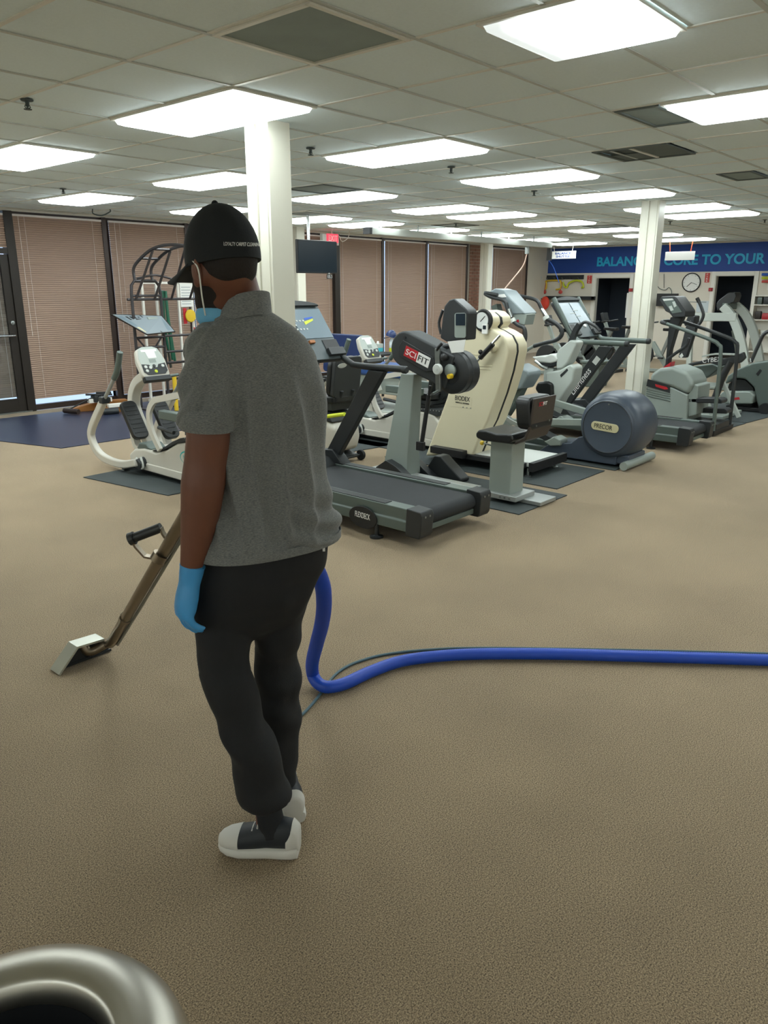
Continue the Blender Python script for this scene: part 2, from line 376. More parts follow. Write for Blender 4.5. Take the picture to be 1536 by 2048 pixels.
column(gx(12.18), gy(1.94), 'white square column among the machines at the right')
column(9.72, YW-.5, 'white column beside the blinds, left of the television')
column(15.75, YW-.45, 'white column beside the brick strip at the far blinds')
# ---------------------------------------------------------------- window wall (left), blue wall (back)
def blind_mat():
    m = bpy.data.materials.new('blind_slat'); m.use_nodes = True; MATS['blind_slat'] = m; nt = m.node_tree; b = nt.nodes['Principled BSDF']
    b.inputs['Base Color'].default_value = (*lin('#a88c78'), 1); b.inputs['Roughness'].default_value = .5
    tr = nt.nodes.new('ShaderNodeBsdfTranslucent'); tr.inputs['Color'].default_value = (*lin('#b59a8c'), 1)
    mx = nt.nodes.new('ShaderNodeMixShader'); mx.inputs['Fac'].default_value = .12
    nt.links.new(b.outputs[0], mx.inputs[1]); nt.links.new(tr.outputs[0], mx.inputs[2]); nt.links.new(mx.outputs[0], nt.nodes['Material Output'].inputs['Surface'])
blind_mat()
mat('rail_pale', '#e2dad6', .4); mat('cord_white', '#d8cfc6', .6); mat('brick_red', '#86604e', .85, noise=.2, scale=14); mat('mortar', '#a49a8c', .9)
def glass_mat():
    m = bpy.data.materials.new('window_glass'); m.use_nodes = True; MATS['window_glass'] = m; nt = m.node_tree
    t = nt.nodes.new('ShaderNodeBsdfTransparent'); g = nt.nodes.new('ShaderNodeBsdfGlossy'); g.inputs['Roughness'].default_value = .03
    mx = nt.nodes.new('ShaderNodeMixShader'); mx.inputs['Fac'].default_value = .06; t.inputs['Color'].default_value = (.8,.85,.86,1)
    nt.links.new(t.outputs[0], mx.inputs[1]); nt.links.new(g.outputs[0], mx.inputs[2]); nt.links.new(mx.outputs[0], nt.nodes['Material Output'].inputs['Surface'])
glass_mat()
WT = 2.70; MULL = [4.93, 6.36, 7.80, 9.25]; MULL2 = [10.10, 11.15, 12.60, 14.07, 15.62]
wl = MB(); wl.box((XN,YW,0),(3.86,YW+.15,CEIL+.05)).box((3.86,YW,WT),(XB,YW+.15,CEIL+.05)).box((15.66,YW,0),(16.62,YW+.15,WT)).box((18.3,YW,0),(XB+.15,YW+.15,WT)).box((9.30,YW,0),(10.06,YW+.15,WT))
wall_l = struct(wl.build('wall_left', 'wall_cream'))
MB().box((15.68,YW-.03,0),(16.1,YW-.002,WT)).build('mortar_bed', 'mortar', wall_l)
bk = MB()
for r in range(36):
    z = .01+r*.0745
    for c in range(-1, 3):
        x0 = 15.68+c*.21+(r % 2)*.105; x1 = x0+.2; x0 = max(x0, 15.68); x1 = min(x1, 16.1)
        if x1-x0 > .03: bk.box((x0, YW-.042-random.random()*.004, z), (x1, YW-.03, z+.064))
bk.build('brick_courses', 'brick_red', wall_l, kind='stuff', smooth=0)
def mullion(x, w=.07): return MB().box((x-w/2,YW-.035,0),(x+w/2,YW+.11,WT))
wn = 0
def window(x0, x1, z0=0., parts=True):
    global wn; wn += 1
    f = MB(); w = .035
    f.box((x0,YW+.03,WT-.05),(x1,YW+.1,WT)).box((x0,YW+.03,z0),(x1,YW+.1,z0+.08)).box((x0,YW+.03,z0+.08),(x0+w,YW+.1,WT-.05)).box((x1-w,YW+.03,z0+.08),(x1,YW+.1,WT-.05))
    o = struct(f.build(f'window_{wn}', 'bronze_metal'))
    MB().box((x0+w,YW+.06,z0+.08),(x1-w,YW+.066,WT-.05)).build('pane', 'window_glass', o)
    mullion(x1).build('mullion', 'bronze_metal', o, bevel=.004)
    return o
def blind(x0, x1, zb, label, zt=WT-.035, y=YW-.012):
    t = thing('window_blind', label, 'blind', ((x0+x1)/2, y, zb), 'closed venetian blinds')
    MB().box((x0,y-.016,zt-.028),(x1,y+.016,zt)).build('head_rail', 'rail_pale', t, bevel=.003)
    s = MB(); n = int((zt-.03-zb)/.0285)
    for i in range(n):
        z = zb+.02+(zt-.05-zb)*i/(n-1)
        pr = [(-.010,-.0150),(-.0065,.0),(.0095,.0150)]; s.prism([(x0,y+a,z+c) for a, c in pr]+[(x0,y+a+.0011,z+c-.0004) for a, c in pr[::-1]], (x1-x0,0,0))
    s.build('slats', 'blind_slat', t, smooth=0, kind='stuff')
    MB().box((x0,y-.011,zb),(x1,y+.011,zb+.016)).build('bottom_rail', 'blind_slat', t, bevel=.002)
    for k in (.13, .87):
        x = x0+(x1-x0)*k; MB().tube([(x,y-.016,zb+.01),(x,y-.016,zt-.02)], .0022, 5).build('ladder_cord', 'cord_white', t)
    x = x0+.09; MB().tube([(x,y-.024,1.05),(x,y-.022,zt-.03)], .0035, 6).build('tilt_wand', 'cord_white', t)
    return t
BL = ['wide brown blind between the glass door and the first mullion', 'brown blind behind the black stretching cage', 'brown blind hidden behind the capped head and near column']
for i in range(3):
    window(MULL[i]+.035, MULL[i+1]-.035); blind(MULL[i]+.045, MULL[i+1]-.045, (.17, .1, .1)[i], BL[i])
BL2 = ['narrow brown blind behind the hanging television', 'brown blind right of the exit sign', 'brown blind above the spray bottle', 'brown blind left of the brick strip']
for i in range(4):
    window(MULL2[i]+.035, MULL2[i+1]-.035); blind(MULL2[i]+.045, MULL2[i+1]-.045, .1, BL2[i])
window(16.66, 18.28); blind(16.68, 18.25, .1, 'brown blind at the far corner by the white wall')
mullion(MULL[0], .12).build('trim_1', 'bronze_dark', bevel=.004)['kind'] = 'structure'
mullion(10.10, .10).build('trim_2', 'bronze_metal', bevel=.004)['kind'] = 'structure'
MB().box((11.08,YW-.10,0),(11.22,YW-.036,WT)).build('trim_3', 'bronze_dark', bevel=.004)['kind'] = 'structure'
# glass door at the left
dx0, dx1 = 3.9, 4.87; d = MB(); y0, y1 = YW-.01, YW+.04
d.box((dx0,y0,.02),(dx0+.11,y1,2.14)).box((dx1-.11,y0,.02),(dx1,y1,2.14)).box((dx0+.11,y0,2.03),(dx1-.11,y1,2.14)).box((dx0+.11,y0,.02),(dx1-.11,y1,.2))
door1 = struct(d.build('door_1', 'bronze_dark', bevel=.004))
MB().box((dx0+.11,YW+.012,.2),(dx1-.11,YW+.018,2.03)).build('pane', 'window_glass', door1)
MB().tube([(dx0+.05,YW-.07,1.07),(dx1-.06,YW-.07,1.07)], .018, 10).build('push_bar', 'chrome', door1)
MB().box((dx0+.03,YW-.07,1.05),(dx0+.07,YW-.01,1.09)).box((dx1-.08,YW-.07,1.05),(dx1-.04,YW-.01,1.09)).build('bar_bracket', 'bronze_metal', door1)
MB().lathe([(.028,0),(.028,.02),(.012,.024),(.012,.03)], (dx1-.055,YW-.011,1.24), (0,-1,0), 14).build('lock', 'steel_dull', door1)
MB().box((dx0-.04,YW-.03,2.15),(dx1+.06,YW+.1,2.22)).build('transom_bar', 'bronze_dark', door1, bevel=.003)
MB().box((dx0-.1,YW-.03,0),(dx0-.02,YW+.1,WT)).build('door_jamb', 'bronze_dark', door1, bevel=.003)
MB().box((dx0-.02,YW+.06,2.22),(dx1+.02,YW+.066,WT)).build('transom_pane', 'window_glass', door1)
MB().box((dx0-.1,YW-.04,0),(dx1+.06,YW+.1,.018)).build('threshold', 'steel_dull', door1)
blind(dx0+.06, dx1-.06, .22, 'brown blind hanging in the glass door', 2.02, YW+.034)
blind(dx0, dx1, 2.23, 'short brown blind in the transom over the door')
# ---------------------------------------------------------------- blue wall
BZ = 2.09
OP = [(8.66, 9.60, 1.97), (5.68, 6.55, 2.0)]
wb = MB(); ys = [YN]+[v for a, b, _ in OP[::-1] for v in (a, b)]+[YW+.15]
for i in range(0, len(ys), 2): wb.box((XB,ys[i],0),(XB+.14,ys[i+1],CEIL+.05))
for a, b, h in OP: wb.box((XB,a,h),(XB+.14,b,CEIL+.05))
wall_b = struct(wb.build('wall_back', 'wall_cream'))
MB().box((XB-.012,YN,BZ),(XB-.001,YW-.02,CEIL)).build('blue_band', 'band_blue', wall_b)
wd_ = {'a': 'wall_back'}
text('lettering', 'BALANCE IS CORE TO YOUR', 'letter_teal', wall_b, (XB-.014, 7.55, 2.365), (0,-1,0), (0,0,1), .235, 4.1, .004, bold=.03)
for i, (a, b, h) in enumerate(OP):
    t = MB(); w = .09
    t.box((XB-.02,a-w,0),(XB-.001,a,h+w)).box((XB-.02,b,0),(XB-.001,b+w,h+w)).box((XB-.02,a,h),(XB-.001,b,h+w))
    t.box((XB-.001,a,0),(XB+.14,a+.015,h)).box((XB-.001,b-.015,0),(XB+.14,b,h)).box((XB-.001,a+.015,h-.015),(XB+.14,b-.015,h))
    struct(t.build(f'trim_{4+i}', 'white_paint', bevel=.004))
mat('back_room_paint', '#66707f', .9)
struct(MB().box((XB+2.6,YN,0),(XB+2.7,YW,CEIL)).box((XB+.14,YN,CEIL),(XB+2.7,YW,CEIL+.08)).box((XB+.14,7.55,0),(XB+2.6,7.65,CEIL)).box((XB+.14,4.6,0),(XB+2.6,4.7,CEIL)).box((XB+.14,10.4,0),(XB+2.6,10.5,CEIL)).build('wall_back_room', 'back_room_paint'))
MB().box((XB-.012,6.7,1.38),(XB-.001,8.5,1.4)).build('trim_6', 'steel_dull')['kind'] = 'structure'
# ---------------------------------------------------------------- gym machine materials
mat('frame_green', '#59645f', .42, metal=.15); mat('charcoal', '#26292b', .45); mat('charcoal_soft', '#2d3031', .65)
mat('belt_black', '#232629', .75, noise=.1, scale=30); mat('machine_grey', '#8b948e', .45); mat('machine_pale', '#b3bab4', .45)
mat('cream_shell', '#d9d0b2', .38); mat('nustep_cream', '#c5c1b6', .42); mat('navy_shell', '#414a57', .38, noise=.04, scale=8)
mat('vinyl_black', '#141617', .38, bump=.12, scale=90); mat('console_grey', '#7c878b', .4); mat('console_blue', '#6f7e88', .3)
mat('console_dark', '#4d5659', .4); mat('shell_brown', '#37302c', .45); mat('screen_dark', '#1a2630', .2); mat('logo_red', '#b3222b', .4); mat('logo_white', '#e9e9e6', .5); mat('logo_teal', '#12a0a0', .4)
mat('yellow_plastic', '#d8b52a', .45); mat('lime_paint', '#c5cf2a', .45); mat('orange_plastic', '#e0592a', .5); mat('navy_vinyl', '#1c2f5c', .4)
mat('gauge_face', '#cfd2cf', .4); mat('mat_rubber', '#363d3e', .75, noise=.12, scale=5, bump=.1, bscale=120); mat('mat_navy', '#2b3044', .35, noise=.06, scale=3)
mat('silver_paint', '#a9adab', .35, metal=.5); mat('wood_orange', '#a8713a', .5, noise=.15, scale=6); mat('blue_vinyl', '#1d54b8', .4)
mat('clear_plastic', '#c8d2d6', .25); mat('teal_box', '#3fb3c4', .6); mat('red_bag', '#d5402c', .6, bump=.3, scale=25); mat('brown_plastic', '#a0622f', .5)
mat('gold_badge', '#c8c09a', .35); mat('grey_light', '#c9ccc7', .5)
MX = Vector((1,0,0)); MY = Vector((0,1,0)); MZ = Vector((0,0,1))
def PX(pts, X): return [pX(x, y, X) for x, y in pts]
# ---------------------------------------------------------------- treadmill (user faces +Y)
def treadmill(x0, y0, W, label, flex=False, rail=.12, handle='low'):
    t = thing('treadmill', label, 'treadmill', (x0+W/2, y0+1, 0), 'treadmills'); x1 = x0+W; L = 1.98
    for a, b, s in ((x0, x0+rail, -1), (x1-rail, x1, 1)):
        r = MB(); o = a if s < 0 else b
        r.prism([(o,y0+.1,.10),(o,y0+.1,.17),(o-s*.012,y0+.1,.18),(o-s*.012,y0+.1,.262),((a if s > 0 else b),y0+.1,.262),((a if s > 0 else b),y0+.1,.10)], (0,L-.1,0))
        r.build('side_rail', 'frame_green', t, bevel=.006)
        MB().box((a+.022,y0+.35,.262),(b-.022,y0+L-.45,.267)).build('foot_strip', 'charcoal_soft', t, bevel=.002)
        c = MB(); e = a-.012 if s < 0 else a-.005; g = b+.012 if s > 0 else b+.005
        c.prism([(e,y0+.13,.275),(e,y0+.01,.268),(e,y0-.005,.24),(e,y0+.005,.1),(e,y0+.02,.075),(e,y0+.14,.075)], (g-e,0,0)).build('end_cap', 'charcoal', t, bevel=.008)
        for k in (0,1): MB().lathe([(.008,0),(.008,.004)], (a+.04+k*.05 if s > 0 else a+.03+k*.05,y0-.004,.23), (0,-1,0), 8).build('cap_screw', 'steel_dull', t)
    q = [(y0+1.75,.245)]+[(y0+.10-.06*math.sin(k*PI/8), .185+.06*math.cos(k*PI/8)) for k in range(9)]+[(y0+1.75,.125)]
    MB().prism([(x0+rail+.008, y, z) for y, z in q], (W-2*rail-.016,0,0)).build('running_belt', 'belt_black', t, smooth=35)
    MB().box((x0+rail,y0+.06,.095),(x1-rail,y0+.11,.135)).build('rear_cross_panel', 'frame_green', t, bevel=.004)
    h = MB(); h.prism([(x0+.02,y0+1.5,.25),(x0+.02,y0+1.58,.31),(x0+.02,y0+1.9,.34),(x0+.02,y0+2.02,.26),(x0+.02,y0+2.04,.09),(x0+.02,y0+1.5,.09)], (W-.04,0,0)); h.build('motor_hood', 'charcoal', t, bevel=.015)
    for xx in (x0+.06, x1-.06):
        for yy in (y0+.42, y0+1.9): MB().lathe([(.05,0),(.05,.012),(.016,.02),(.016,.11)], (xx-.05 if xx < x0+.1 else xx+.0,yy,0), n=16).build('levelling_foot', 'charcoal', t)
    for xx in (x0+.065, x1-.065):
        u = MB(); u.prism([(xx-.03,y0+1.54,.27),(xx-.03,y0+1.70,.27),(xx-.03,y0+1.15,1.08),(xx-.03,y0+.98,1.08)], (.06,0,0)); up = u.build('upright', 'charcoal', t, bevel=.008)
        MB().prism([(xx-.055,y0+1.42,.262),(xx-.055,y0+1.78,.262),(xx-.055,y0+1.7,.36),(xx-.055,y0+1.55,.38)], (.11,0,0)).build('upright_foot', 'charcoal', t, bevel=.01)
        if handle == 'low':
            ys = y0+(.79 if xx > x0+.2 else 1.2)
            MB().tube([(xx,ys,1.105),(xx,ys+.04,1.108),(xx,y0+1.28,1.105),(xx,y0+1.38,1.125),(xx,y0+1.55,1.21),(xx,y0+1.65,1.245),(xx,y0+1.74,1.235)], .027, 12, 5).build('handrail', 'charcoal', t)
            MB().lathe([(.030,0),(.030,.03),(.024,.04)], (xx,ys+.015,1.105), (0,-1,0), 12).build('rail_cap', 'charcoal_soft', t)
        else:
            MB().tube([(xx,y0+.84,1.12),(xx,y0+1.0,1.12),(xx,y0+1.36,1.12),(xx,y0+1.46,1.15),(xx,y0+1.55,1.25),(xx,y0+1.78,1.6)], .030, 12, 4).build('handrail', 'frame_green', t)
            MB().lathe([(.033,0),(.033,.03),(.026,.04)], (xx,y0+.85,1.12), (0,-1,0), 12).build('rail_cap', 'charcoal_soft', t)
    if flex is False:
        xx = x0+.065-.031; p0 = Vector((xx, y0+1.44, .62)); d = Vector((0,-.565,.81)).normalized()
        text('lettering', 'LifeFitness', 'logo_white', t, (xx-.001, y0+1.345, .67), d, d.cross(MX)*-1 if False else Vector((0,.82,.57)), .075, .36, .001, shear=.2)
        MB().obox(Vector((xx-.001,y0+1.165,.92)), d*.045, Vector((0,.025,.018)), MX*.001).build('grey_stripe', 'grey_light', t)
    # console
    tl = Vector((0,.30,.40)).normalized(); nm = Vector((0,-tl.z,tl.y)); c0 = Vector((x0+W/2, y0+1.60, 1.385)); hw = W/2-.045
    def cp(a, b, d=0): return c0+MX*a+tl*b+nm*d
    body = [(-hw,-.27),(hw,-.27),(hw,.235)]+[(hw*math.cos(k*PI/10), .235+.06*math.sin(k*PI/10)) for k in range(1,10)]+[(-hw,.235)]
    con = MB().prism([cp(a,b,-.03) for a, b in body], nm*-.05).build('console', 'charcoal', t, bevel=.015)
    MB().prism([cp(a*.985,b,-.03) for a, b in body], nm*.012).build('console_face', 'console_dark', t, bevel=.006)
    MB().prism([cp(hw*.96*math.cos(k*PI/12), .232+.055*math.sin(k*PI/12), -.012) for k in range(13)], nm*.02).build('console_visor', 'charcoal_soft', t, bevel=.006)
    for a0, a1 in ((-.97,-.03),(.03,.97)):
        MB().prism([cp(hw*a0,-.07,-.017),cp(hw*a1,-.07,-.017),cp(hw*a1,.21,-.017),cp(hw*a0,.21,-.017)], nm*.004).build('display_panel', 'console_blue', t, bevel=.002)
    for k in range(12): 
        a, b = (k % 4)*.035-.05-.1*(k//4 % 2), (k//4)*.04+.02
        MB().lathe([(.008,0),(.008,.004)], cp(a+.05,b,-.013), nm, 8).build('key', 'grey_light', t)
    for a in (-.78, .78):
        w_ = hw*.22; MB().prism([cp(hw*a-w_,-.235,-.016),cp(hw*a+w_,-.235,-.016),cp(hw*a+w_,-.09,-.016),cp(hw*a-w_,-.09,-.016)], nm*.004).build('cup_recess', 'black_plastic', t)
        MB().prism([cp(hw*a-w_*1.1,-.25,-.018),cp(hw*a+w_*1.1,-.25,-.018),cp(hw*a+w_*1.1,-.18,-.018),cp(hw*a-w_*1.1,-.18,-.018)], nm*.035).build('pocket_lip', 'charcoal', t, bevel=.006)
    if flex:
        MB().obox(cp(.08,-.105,-.008), MX*.03, tl*.013, nm*.01).build('stop_clip', 'brown_plastic', t, bevel=.003)
        MB().prism([cp(hw*.3+a, b, -.0125) for a, b in ((0,.06),(.11,.1),(.11,.115),(0,.09))], nm*.002).build('yellow_print', 'lime_paint', t)
        MB().prism([cp(hw*.3+a, b, -.0125) for a, b in ((.02,.105),(.12,.125),(.12,.135),(.02,.125))], nm*.002).build('blue_print', 'blue_vinyl', t)
        MB().prism([cp(-hw*.9+a, b, -.0125) for a, b in ((0,.15),(.16,.15),(.16,.185),(0,.185))], nm*.002).build('readout', 'screen_dark', t)
    else:
        MB().lathe([(.02,0),(.02,.012),(.014,.018)], cp(-.06,-.125,-.018), nm, 12).build('stop_knob', 'logo_red', t)
        MB().lathe([(.022,0),(.022,.012),(.015,.018)], cp(.07,-.12,-.018), nm, 12).build('start_knob', 'logo_white', t)
    MB().prism([cp(-.09,-.27,-.03),cp(.09,-.27,-.03),cp(.07,-.31,-.05),cp(-.07,-.31,-.05)], nm*-.04).build('console_neck', 'charcoal', t, bevel=.01)
    MB().tube([(x0+.065,y0+1.66,1.235),(x0+W-.065,y0+1.66,1.235)], .024, 10).build('cross_tube', 'charcoal', t)
    MB().bar((x0+W/2,y0+1.66,1.235),(x0+W/2,y0+1.62,1.3),.12,.05).build('console_stem', 'charcoal', t, bevel=.008)
    if flex:
        c = pX(727, 1031, x0-.001); p = [(c.x, c.y+.135*math.cos(k*PI/16), c.z-.012+.082*math.sin(k*PI/16)) for k in range(32)]
        MB().prism(p, (-.012,0,0)).build('name_plate', 'black_plastic', t, bevel=.004)
        text('lettering', 'FLEXDECK', 'logo_white', t, (c.x-.0135, c.y-.002, c.z+.004), (0,-1,-.03), (0,-.03,1), .042, .145, .001)
    return t
treadmill(3.88, 3.05, .82, 'green-grey treadmill with an oval side plate, right behind the man', flex=True)
treadmill(8.26, 2.86, .72, 'green-grey treadmill with lettered black upright behind the round flywheel', rail=.11, handle='high')
# ---------------------------------------------------------------- floor mats
def floor_mat(poly, m, label, h=.008):
    P = [Vector((x, y, .001)) for x, y in poly]; c = sum(P, Vector())/len(P)
    o = MB().prism(P, (0,0,h)).build('floor_mat', m, loc=c, bevel=.002); return tag(o, label, 'mat', 'rubber floor mats')
floor_mat([(5.05,3.0),(5.83,3.0),(5.83,4.85),(5.05,4.85)], 'mat_rubber', 'dark rubber mat under the arm ergometer and its seat')
floor_mat([(5.96,3.17),(6.9,3.17),(6.9,5.2),(5.96,5.2)], 'mat_rubber', 'dark rubber mat under the cream upright machine')
floor_mat([(6.98,3.1),(7.95,3.1),(7.95,5.6),(6.98,5.6)], 'mat_rubber', 'dark rubber mat under the round navy flywheel')
floor_mat([(3.40,6.72),(3.55,5.56),(4.45,5.5),(4.45,6.75)], 'mat_rubber', 'dark rubber mat under the left recumbent stepper')
floor_mat([(5.5,5.7),(6.5,5.55),(6.5,7.6),(5.5,7.6)], 'mat_rubber', 'dark rubber mat under the stepper behind the treadmill')
floor_mat([(9.35,3.1),(10.7,3.0),(10.7,5.6),(9.35,5.6)], 'mat_rubber', 'dark rubber mat under the hooded stair climber')
floor_mat([(10.75,3.0),(12.6,2.8),(12.6,5.8),(10.75,5.8)], 'mat_rubber', 'dark rubber mat under the arc trainer at the far right')
floor_mat([(3.5,9.6),(3.92,8.17),(6.6,8.05),(6.9,10.6),(3.7,10.7)], 'mat_navy', 'smooth navy mat on the floor below the blinds')
# ---------------------------------------------------------------- arm ergometer with seat
def ergometer():
    X = 5.36; t = thing('arm_ergometer', 'dark grey arm ergometer with red and white badge on tapered grey stand', 'exercise machine', (X, 4.35, 0))
    y0 = 4.50
    MB().loft([[Vector((X-a,y+b*-1,z)),Vector((X+a,y+b*-1,z)),Vector((X+a,y+b,z)),Vector((X-a,y+b,z))] for a, b, y, z in ((.10,.15,4.47,.06),(.085,.125,4.45,.3),(.06,.075,4.36,.98))]).build('stand', 'machine_grey', t, bevel=.008)
    MB().box((X-.05,3.60,.012),(X+.05,4.8,.07)).build('floor_rail', 'silver_paint', t, bevel=.006)
    for s in (-1, 1):
        MB().prism([(X+s*.10,4.62,.01),(X+s*.10,4.62,.12),(X+s*.10,4.5,.2),(X+s*.10,4.38,.16),(X+s*.10,4.16,.02),(X+s*.10,4.16,.01)], (s*.09,0,0)).build('foot_shroud', 'charcoal', t, bevel=.008)
    MB().prism([(X+.2,4.35,.01),(X+.2,4.35,.06),(X+.2,4.24,.22),(X+.2,4.17,.22),(X+.2,3.93,.04),(X+.2,3.93,.01)], (.14,0,0)).build('foot_rest', 'charcoal', t, bevel=.012)
    # head: capsule leaning down towards the seat
    a = Vector((X,4.36,1.20)); b = Vector((X,3.86,1.03)); d = (b-a).normalized(); n = Vector((0,-d.z,d.y)); n = n if n.z > 0 else -n; R = .155; P = []
    for k in range(13):
        an = PI/2+PI*k/12; P.append(a+d*(R*math.cos(an)*1)+n*(R*math.sin(an)))
    P += [b-n*.15, b+n*.15]
    hd = MB().prism([p+MX*-.11 for p in P], MX*.22).build('head', 'charcoal_soft', t, bevel=.02)
    MB().prism([a+d*u+n*v+MX*-.115 for u, v in ((-.03,.075),(.32,.06),(.36,.02),(.36,-.05),(.30,-.085),(-.02,-.07),(-.06,0))], MX*-.008).build('side_panel', 'charcoal', t, bevel=.006)
    cc = a+d*.17+MX*-.124; xd = d; yd = n
    for off, m_, w_ in ((-.072,'logo_red',.145),(.072,'logo_white',.14)): MB().obox(cc+xd*off, xd*(w_/2), yd*.045, MX*.002).build('badge_plate', m_, t)
    text('badge_word', 'SCI', 'logo_white', t, cc+xd*-.072+MX*-.003, xd, yd, .05, .115, .001); text('badge_word', 'FIT', 'charcoal', t, cc+xd*.072+MX*-.003, xd, yd, .05, .115, .001)
    MB().lathe([(.014,0),(.014,.006)], a+d*-.02+n*.10+MX*-.112, -MX, 12).build('screw_cap', 'black_plastic', t)
    # crank disc
    c = b+d*-.0+MX*-.02; ax = Vector((-1,-.0,0))
    MB().lathe([(.165,-.11),(.178,-.1),(.178,.06),(.16,.075),(.10,.078),(.09,.06)], c, ax, 32).build('flywheel_cover', 'charcoal', t)
    MB().lathe([(.1785,-.02),(.182,-.015),(.182,.0),(.1785,.005)], c, ax, 32).build('cover_ring', 'charcoal_soft', t)
    MB().lathe([(.05,0),(.055,.03),(.03,.045)], c+ax*.06+Vector((0,.0,.02)), ax, 18).build('crank_hub', 'machine_grey', t)
    k = c+ax*.115
    MB().bar(k+Vector((0,.11,.2)), k+Vector((0,.09,-.16)), .05, .028, MX).build('crank_arm', 'steel_dull', t, bevel=.006)
    MB().lathe([(.045,0),(.045,.025),(.04,.03),(.01,.03),(.01,.034)], k+Vector((-.015,.085,.03)), ax, 20).build('crank_cap', 'grey_light', t)
    MB().lathe([(.022,0),(.02,.04)], k+Vector((0,-.04,-.02)), ax, 12).build('pin_knob', 'yellow_plastic', t)
    MB().tube([k+Vector((.01,.09,-.15)), k+Vector((-.1,.08,-.17))], .012, 8).build('grip_pin', 'steel_dull', t)
    MB().ball(k+Vector((.0,.04,.13)), .035).build('clamp_knob', 'black_plastic', t)
    MB().tube([k+Vector((.03,.13,.12)), k+Vector((-.01,.10,.2)), k+Vector((-.01,.06,.24))], .014, 8, 4).build('crank_grip', 'black_plastic', t)
    # support strut
    MB().tube([(X-.06,4.10,.9),(X-.075,4.17,.36)], .013, 8).tube([(X-.062,4.11,.82),(X-.075,4.17,.40)], .02, 8).build('gas_strut', 'black_plastic', t)
    MB().box((X-.1,4.14,.32),(X-.06,4.22,.4)).build('strut_bracket', 'black_plastic', t, bevel=.006)
    # console
    q = PX([(888,612),(898,600),(908,597),(932,618),(936,626),(933,680),(893,684),(880,676),(884,640)], X-.06)
    MB().prism(q, MX*.14).build('console', 'charcoal', t, bevel=.012)
    MB().rrect(pX(921,651,X-.062), (0,-1,.03), (0,.03,1), .115, .20, .02, (-.006,0,0)).build('keypad', 'machine_grey', t, bevel=.002)
    MB().rrect(pX(921,639,X-.069), (0,-1,.03), (0,.03,1), .095, .095, .006, (-.002,0,0)).build('screen', 'screen_dark', t)
    MB().tube([tuple(pX(882,668,X)), tuple(pX(878,645,X)), tuple(pX(886,620,X))], .012, 8, 3).build('console_grip', 'charcoal', t)
    MB().tube([pX(905,690,X-.03), a+d*.28+n*.12], .022, 8).build('console_post', 'charcoal', t)
    MB().prism(PX([(895,683),(931,679),(927,704),(903,706)], X-.10), MX*.003).build('notice', 'paper_white', t)
    return t
ergometer()
def erg_seat():
    X = 5.36; t = thing('ergometer_seat', 'black padded seat with lettered backrest on square grey pedestal', 'seat', (X, 3.3, 0))
    MB().box((X-.10,3.22,.07),(X+.10,3.43,.51)).build('pedestal', 'machine_grey', t, bevel=.008)
    MB().box((X-.14,3.14,.04),(X+.16,3.46,.085)).build('carriage', 'silver_paint', t, bevel=.006)
    MB().box((X-.02,2.98,.012),(X+.24,3.30,.045)).build('slide_rail', 'silver_paint', t, bevel=.005)
    for k in range(3): MB().lathe([(.009,0),(.009,.006)], (X-.141,3.2+k*.045,.062), (-1,0,0), 8).build('bolt', 'steel_dull', t)
    s = MB(); prof = [(3.52,.535),(3.525,.57),(3.50,.60),(3.42,.605),(3.32,.592),(3.18,.605),(3.16,.56),(3.2,.525),(3.45,.515)]
    s.prism([(X-.19,y,z) for y, z in prof], (.38,0,0)).build('seat', 'vinyl_black', t, bevel=.03, seg=3)
    MB().prism([(X-.17,3.16,.52),(X-.17,3.06,.57),(X-.17,3.025,.66),(X-.17,3.0,.90),(X-.17,3.018,.90),(X-.17,3.042,.68),(X-.17,3.08,.59),(X-.17,3.16,.545)], (.34,0,0)).build('back_shell', 'shell_brown', t, bevel=.008)
    MB().rrect((X,3.03,.775), (1,0,0), (0,.12,1), .36, .26, .06, (0,.13,.0)).build('backrest', 'vinyl_black', t, bevel=.02, seg=3)
    text('lettering', 'SCI', 'logo_red', t, (X-.075,2.996,.85), (1,0,0), (0,-.08,1), .032, .06, .001); text('lettering', 'FIT', 'logo_white', t, (X-.01,2.996,.85), (1,0,0), (0,-.08,1), .028, .06, .001)
    for z in (.70,.68): MB().lathe([(.008,0),(.008,.006)], (X+(.1 if z == .7 else -.1),3.016,z), (0,-1,0), 8).build('bolt', 'steel_dull', t)
    MB().tube([(X-.06,3.44,.46),(X-.06,3.53,.47)], .007, 6).build('release_rod', 'steel_dull', t); MB().ball((X-.06,3.54,.47), .02).build('release_knob', 'yellow_plastic', t)
    return t
erg_seat()
